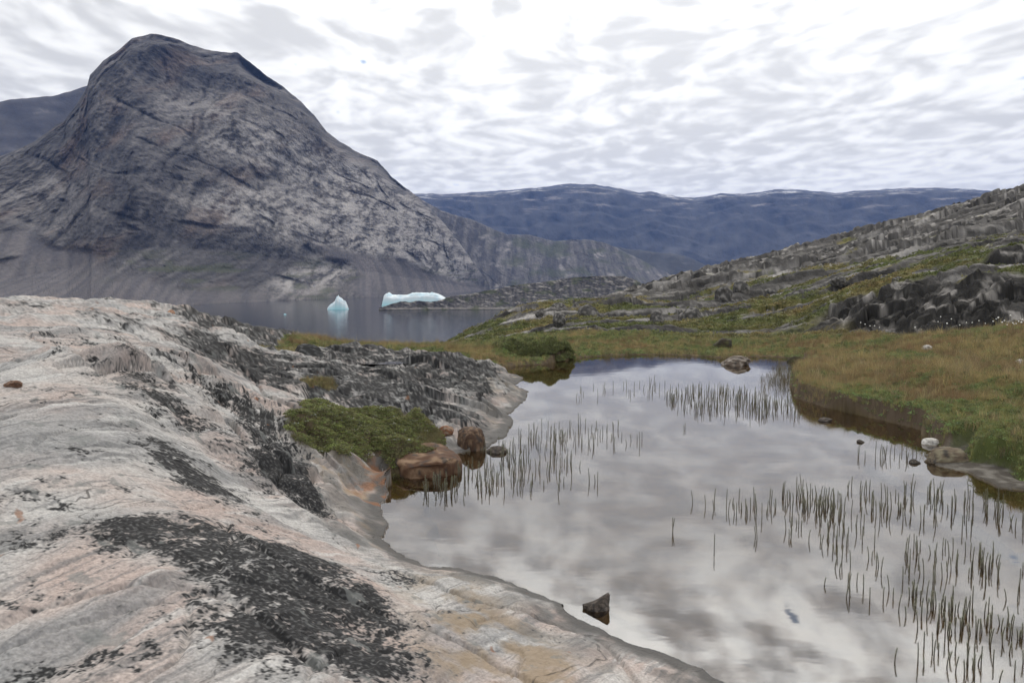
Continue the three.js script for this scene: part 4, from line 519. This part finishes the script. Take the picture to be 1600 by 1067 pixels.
const REEDSR = [[2.67,-8.57,0.56,0.34,30],[3.4,-8.82,0.28,0.52,46],[3.67,-8.45,0.46,0.62,36],[4.4,-8.96,0.5,0.59,34],[4.71,-8.45,0.56,0.62,32],[5.26,-8.45,0.41,0.62,22],[3.07,-7.63,0.35,0.43,22],[3.23,-6.89,0.39,0.58,20],[3.8,-6.89,0.4,0.58,36],[4.12,-6.58,0.3,0.68,34],[3.12,-5.8,0.23,0.46,40],[3.36,-5.8,0.29,0.53,38],[3.46,-5.37,0.22,0.5,28],[2.81,-6.3,0.18,0.24,6],[2.8,-5.09,0.2,0.2,10],[3.05,-4.92,0.2,0.15,12],[5.52,-11.1,0.31,0.41,16],[4.98,-11.1,0.06,0.24,3],[2.06,-8.82,0.02,0.05,1],[1.61,-7.75,0.02,0.04,2],[1.87,-7.19,0.01,0.03,1],[2.4,-7.59,0.02,0.04,2],[2.58,-6.37,0.01,0.03,1],[2.65,-6.14,0.01,0.03,1],[2.51,-5.05,0.01,0.02,1],[4.97,-9.17,0.05,0.17,10]], REEDSL = [[-0.84,-9.37,0.23,0.41,28],[-0.47,-9.61,0.32,0.68,40],[0,-10.34,0.34,1,35],[-0.19,-11.75,0.29,0.82,30],[0.5,-12.22,0.4,0.89,42],[1.04,-12.74,0.42,0.86,25],[1.66,-12.74,0.42,0.86,18],[0.32,-9.83,0.41,0.71,20],[0.69,-10.52,0.26,0.51,12],[1,-9.77,0.08,0.25,4]], REEDSM = [[4.49,-16.27,1.17,1.75,260],[3.7,-16.27,0.54,1.4,35],[5.01,-15.45,0.53,1.1,55],[2.31,-17.79,0.87,0.93,14],[1.64,-16.81,0.27,0.55,5],[3.15,-18.54,0.61,0.79,12],[2.89,-13.18,0.07,0.17,2]];
{
  const kinds = [...Array(7).keys()].map((k) => reedGeometry(40 + k, 0.15 + 0.01 * k)), r = rng(77);
  const spots = []; for (const [list, bed] of [[REEDSR, 0], [REEDSL, 1], [REEDSM, 2]]) for (const b of list) for (let k = 0; k < b[4]; k++) { const a = r() * 6.283, q = Math.sqrt(r()) * 1.08; const x = b[0] + Math.cos(a) * q * b[2], z = b[1] + Math.sin(a) * q * b[3], hs = (0.38 + 0.56 * r()) * lerp(0.78, 1.12, smooth(5, 11, Math.hypot(x, z))), turn = r() * 6.28; if (ground(x, z).sd < -0.12) spots.push({ x, z, hs, turn, bed, kind: Math.floor(r() * 7), d: Math.hypot(x, z) }); }
  spots.sort((p, q) => p.d - q.d);
  const labels = ['thin upright leafy stem in the scattered reed bed off the muddy beach', 'thin upright leafy stem in the reed bed at the cove mouth'], groups = ['stems of the reed bed off the muddy beach', 'stems of the reed bed at the cove mouth'];
  const rest = []; let made = 0;
  for (const s of spots) {
    if (s.bed < 2 && made < 298) {
      const o = new THREE.Group(), [a, b] = kinds[s.kind]; made++;
      const st = new THREE.Mesh(a, stemMat), lf = new THREE.Mesh(b, leafMat); st.name = 'stem'; lf.name = 'leaf_whorls'; o.add(st, lf);
      for (const c of [st, lf]) c.castShadow = c.receiveShadow = true;
      put(o, 'water_plant', labels[s.bed], 'water plant', groups[s.bed]); o.position.set(s.x, 0, s.z); o.rotation.y = s.turn; o.scale.set(1.15, s.hs, 1.15);
    } else rest.push(s);
  }
  const m = new THREE.Matrix4(), parts = [[], []];
  for (const s of rest) { m.compose(new THREE.Vector3(s.x, 0, s.z), new THREE.Quaternion().setFromAxisAngle(new THREE.Vector3(0, 1, 0), s.turn), new THREE.Vector3(1.3, s.hs, 1.3)); kinds[s.kind].forEach((g, k) => parts[k].push(g.clone().applyMatrix4(m))); }
  const o = new THREE.Group(); [['stems', stemMat], ['leaf_whorls', leafMat]].forEach(([n, mt], k) => { const c = new THREE.Mesh(mergeGeometries(parts[k]), mt); c.name = n; c.userData.kind = 'stuff'; o.add(c); });
  put(o, 'reed_bed', 'dense farther bed of upright leafy stems in the pond', 'water plants', null, 'stuff');
  console.log('reeds', made, rest.length);
}

// ---------------------------------------------------------------- grass, sedge and low shrubs
function tuftGeometry(seed, blades, h, spread, wid) {
  const r = rng(seed), p = [], i = [];
  for (let k = 0; k < blades; k++) {
    const a = r() * 6.28, q = Math.sqrt(r()) * spread, x = Math.cos(a) * q, z = Math.sin(a) * q, hh = h * (0.5 + 0.7 * r()), b = r() * 6.28, l = hh * (0.15 + 0.5 * r()), w = wid * (0.7 + 0.6 * r()), s = r() * 6.28, cx = Math.cos(s) * w, cz = Math.sin(s) * w, n = p.length / 3;
    p.push(x - cx, -0.02, z - cz, x + cx, -0.02, z + cz, x + Math.cos(b) * l * 0.35 + cx * 0.7, hh * 0.6, z + Math.sin(b) * l * 0.35 + cz * 0.7, x + Math.cos(b) * l * 0.35 - cx * 0.7, hh * 0.6, z + Math.sin(b) * l * 0.35 - cz * 0.7, x + Math.cos(b) * l, hh, z + Math.sin(b) * l);
    i.push(n, n + 1, n + 2, n, n + 2, n + 3, n + 3, n + 2, n + 4);
  }
  const g = new THREE.BufferGeometry(); g.setAttribute('position', new THREE.Float32BufferAttribute(p, 3)); g.setIndex(i); g.computeVertexNormals(); return g;
}
function leafyGeometry(seed, leaves, rad, hgt, size) {
  const r = rng(seed), p = [], i = [], v = new THREE.Vector3(), a = new THREE.Vector3(), b = new THREE.Vector3();
  for (let k = 0; k < leaves; k++) {
    const t = r() * 6.28, q = Math.sqrt(r()), x = Math.cos(t) * q * rad, z = Math.sin(t) * q * rad, y = hgt * (1 - q * q * 0.7) * (0.25 + 0.8 * r()), n = p.length / 3, s = size * (0.6 + 0.7 * r());
    v.set(Math.cos(t) * 0.5 + (r() - 0.5) * 1.4, 0.35 + 0.5 * r(), Math.sin(t) * 0.5 + (r() - 0.5) * 1.4).normalize(); a.set(r() - 0.5, r() - 0.5, r() - 0.5).cross(v).normalize().multiplyScalar(s * 0.32); b.copy(v).multiplyScalar(s);
    p.push(x, y, z, x + b.x * 0.5 + a.x, y + b.y * 0.5 + a.y, z + b.z * 0.5 + a.z, x + b.x, y + b.y, z + b.z, x + b.x * 0.5 - a.x, y + b.y * 0.5 - a.y, z + b.z * 0.5 - a.z);
    i.push(n, n + 1, n + 2, n, n + 2, n + 3);
  }
  const g = new THREE.BufferGeometry(); g.setAttribute('position', new THREE.Float32BufferAttribute(p, 3)); g.setIndex(i); g.computeVertexNormals(); return g;
}
const plantMat = () => new THREE.MeshPhysicalMaterial({ color: 0xffffff, roughness: 0.9, side: THREE.DoubleSide, transmission: 0.3, thickness: 0 });
function cover(name, label, category, geo, list) {
  const m = new THREE.InstancedMesh(geo, plantMat(), list.length), q = new THREE.Quaternion(), e = new THREE.Euler(), M = new THREE.Matrix4(), c = new THREE.Color();
  list.forEach((s, k) => { e.set(s.tx ?? 0, s.turn, s.tz ?? 0); q.setFromEuler(e); M.compose(new THREE.Vector3(s.x, s.y, s.z), q, new THREE.Vector3(s.s, s.sy ?? s.s, s.s)); m.setMatrixAt(k, M); m.setColorAt(k, c.setRGB(...s.c)); });
  put(m, name, label, category, null, 'stuff'); return m;
}
{
  const r = rng(5), grass = [], sedge = [], leaf = [], far = [];
  const jitter = (c, k) => { const v = (1 + (r() - 0.5) * k) * (r() < 0.25 ? 0.55 : 1); return c.map((q) => q * v * (1 + (r() - 0.5) * 0.15)); };
  for (let k = 0; k < 260000; k++) {
    const a = lerp(-0.42, 0.75, r()), rr = Math.exp(lerp(Math.log(9), Math.log(75), Math.pow(r(), 0.9))), x = Math.sin(a) * rr, z = -Math.cos(a) * rr, g = ground(x, z);
    if (g.slab > 0.02 || g.sd < 0.02 || g.mud > 0.2) {
      if (g.sd < -0.02 && g.sd > -0.9 && rr > 19 && x > 3 && g.slab < 0.02 && r() < 0.22 * smooth(-0.9, 0, g.sd)) sedge.push({ x, y: -0.02, z, turn: r() * 6.28, s: 0.6 + 0.6 * r(), c: jitter([0.11, 0.09, 0.04], 0.5) });
      continue;
    }
    if (g.hill > 0.35 && (g.rockiness > 0.0 || g.crag > 0.25)) continue;
    const t = clamp(marshTone(x, z, g) + 0.3 * noise(x * 1.3, z * 1.7)), y = g.h, turn = r() * 6.28, sc = smooth(10, 60, rr);
    if (g.hill > 0.35) { if (r() < 0.6) far.push({ x, y, z, turn, s: lerp(0.9, 1.7, sc) * (0.6 + 0.7 * r()), c: jitter(mix3([0.13, 0.15, 0.045], [0.25, 0.205, 0.085], smooth(-0.2, 0.4, fbm(x / 6, z / 4, 4))), 0.6) }); continue; }
    const pick = r();
    if (pick < smooth(0.32, 0.75, t) * 0.85) sedge.push({ x, y, z, turn, s: (0.45 + 0.6 * r()) * lerp(0.8, 1.4, sc), c: jitter(mix3(mix3([0.38, 0.29, 0.13], [0.24, 0.13, 0.07], clamp(0.5 + 1.6 * noise(x * 0.7 + 20, z * 0.9) + 0.4 * (r() - 0.5))), [0.22, 0.22, 0.075], r() * 0.5), 0.5) });
    else if (pick < 0.5) grass.push({ x, y, z, turn, s: (0.45 + 0.5 * r()) * lerp(0.9, 1.7, sc), c: jitter(mix3([0.20, 0.22, 0.06], [0.31, 0.27, 0.10], r()), 0.5) });
    else leaf.push({ x, y, z, turn, s: (0.6 + 0.6 * r()) * lerp(0.8, 1.8, sc), c: jitter(mix3(mix3([0.15, 0.21, 0.075], [0.19, 0.28, 0.10], smooth(1.8, 0.6, g.sd)), [0.13, 0.14, 0.04], r()), 0.6) });
  }
  for (let k = 0; k < 9000; k++) {        // larger tussocks and the overhanging fringe of the turf
    const a = lerp(-0.3, 0.75, r()), rr = Math.exp(lerp(Math.log(10), Math.log(34), r())), x = Math.sin(a) * rr, z = -Math.cos(a) * rr, g = ground(x, z);
    if (g.slab > 0.02 || g.sd < 0.03 || g.mud > 0.2 || g.hill > 0.3) continue;
    const t = marshTone(x, z, g), lip = g.sd < 0.22;
    if (!lip && noise(x * 2.2 + 9, z * 2.2) < 0.12) continue;
    (t > 0.45 || lip ? sedge : grass).push({ x, y: g.h, z, turn: r() * 6.28, tx: lip ? (r() - 0.5) * 2 : 0, tz: lip ? (r() - 0.5) * 2 : 0, s: (0.9 + 0.7 * r()) * (lip ? 0.6 : 1), c: jitter(mix3([0.42, 0.34, 0.16], [0.20, 0.15, 0.09], r()), 0.5) });
  }
  for (let k = 0; k < 16000; k++) {       // the rounded bush on the far left corner of the pond
    const a = r() * 6.28, q = Math.sqrt(r()), e = r(), x = 0.75 + Math.cos(a) * q * 1.35, z = -25.0 + Math.sin(a) * q * 0.7, g = ground(x, z); if (g.sd < -0.05) continue;
    leaf.push({ x, y: g.h + 0.42 * Math.sqrt(1 - q * q) * (0.35 + 0.65 * e) * (0.8 + 0.5 * noise(x * 3, z * 3)), z, turn: r() * 6.28, s: 0.9 + 0.5 * r(), c: jitter([0.16, 0.18, 0.06], 0.7) });
  }
  cover('grass', 'short olive grass on the bank and meadow', 'grass', tuftGeometry(1, 12, 0.12, 0.06, 0.0024), grass);
  cover('sedge', 'straw and rust coloured sedge in the wet meadow', 'sedge', tuftGeometry(2, 13, 0.24, 0.06, 0.0022), sedge);
  cover('ground_cover', 'low leafy green plants matting the turf bank', 'ground cover', leafyGeometry(3, 22, 0.07, 0.05, 0.034), leaf);
  cover('hill_turf', 'tufts of grass and heath on the hillside', 'grass', leafyGeometry(4, 18, 0.09, 0.07, 0.05), far);
  const mat = [], dry = [];
  for (let k = 0; k < 60000 && mat.length < 8500; k++) {
    const x = lerp(-3.6, 0, r()), z = lerp(-12.5, -9, r()), g = ground(x, z); if (g.mat < 0.5) continue;
    const right = smooth(-1.6, -0.9, x + 0.3 * noise(x * 3, z * 3));
    if (r() < right * 0.7) dry.push({ x, y: g.h, z, turn: r() * 6.28, s: 0.4 + 0.4 * r(), c: jitter([0.15, 0.125, 0.05], 0.5) });
    else mat.push({ x, y: g.h + 0.02 * r(), z, turn: r() * 6.28, s: 0.45 + 0.5 * r(), c: jitter(r() < 0.015 ? [0.5, 0.5, 0.45] : mix3([0.19, 0.23, 0.06], [0.15, 0.135, 0.055], r()), 0.6) });
  }
  for (let k = 0; k < 9000 && dry.length < 4200; k++) { const b = GRASSLEFT[Math.floor(r() * GRASSLEFT.length)], x = b[0] + (r() - 0.5) * 3 * b[2], z = b[1] + (r() - 0.5) * 3 * b[3], g = ground(x, z); if (blobs([b], x, z) < 0.3 + 0.25 * r() || g.slab < 0.5 || noise(x * 4, z * 4) < -0.25) continue; dry.push({ x, y: g.h, z, turn: r() * 6.28, s: 0.2 + 0.35 * r(), c: jitter(mix3([0.24, 0.19, 0.09], [0.12, 0.14, 0.04], r() * r()), 0.5) }); }
  const mo = cover('moss_mat', 'round green mat of dwarf shrub and moss on the rock slab', 'moss mat', leafyGeometry(6, 24, 0.055, 0.035, 0.026), mat);
  cover('dry_grass', 'tufts of dry grass in hollows of the rock slab', 'grass', tuftGeometry(7, 12, 0.14, 0.05, 0.0022), dry);
  console.log('plants', grass.length, sedge.length, leaf.length, far.length, mat.length, dry.length);
}
// cotton grass at the foot of the hill
{
  const COTTON = [[14.12,-32.16],[14.33,-32.22],[14.44,-32.02],[14.65,-32.08],[14.7,-31.75],[16.02,-29.86],[16.15,-29.94],[16.4,-29.65],[16.32,-29.24],[16.51,-29.28],[14.18,-24.12],[13.71,-23],[13.49,-22.27],[13.81,-22.56],[13.35,-21.63],[13.24,-21.23],[13.78,-21.97],[13.51,-21.42],[13.25,-20.87],[13.67,-21.43],[13.4,-20.89],[15.47,-30],[13.62,-23.8],[16.79,-28.97],[17.15,-28.14],[14.22,-22.94],[14.42,-22.81],[14.02,-21.82],[12.82,-25.25],[13.07,-23.86]], r = rng(9);
  const stem = new THREE.CylinderGeometry(0.003, 0.004, 0.3, 5); stem.translate(0, 0.15, 0);
  let head = new THREE.IcosahedronGeometry(0.017, 3); { const p = head.attributes.position; for (let i = 0; i < p.count; i++) { const n = 1 + 0.35 * noise(p.getX(i) * 60, p.getY(i) * 60 + p.getZ(i) * 40); p.setXYZ(i, p.getX(i) * n, 0.31 + p.getY(i) * n * 0.85 - 0.3 * Math.abs(p.getX(i)), p.getZ(i) * n); } head.computeVertexNormals(); }
  const hm = new THREE.MeshStandardMaterial({ color: new THREE.Color().setRGB(0.8, 0.79, 0.75), roughness: 1 });
  for (const [x, z] of COTTON) { const o = new THREE.Group(), a = new THREE.Mesh(stem, stemMat), b = new THREE.Mesh(head, hm); a.name = 'stem'; b.name = 'seed_head'; o.add(a, b); put(o, 'cotton_grass', 'white tufted cotton grass stalk in the meadow below the hill', 'cotton grass', 'cotton grass below the hill'); o.position.set(x, ground(x, z).h, z); o.rotation.y = r() * 6; o.scale.setScalar(0.8 + 0.5 * r()); }
}
renderer.render(scene, camera);
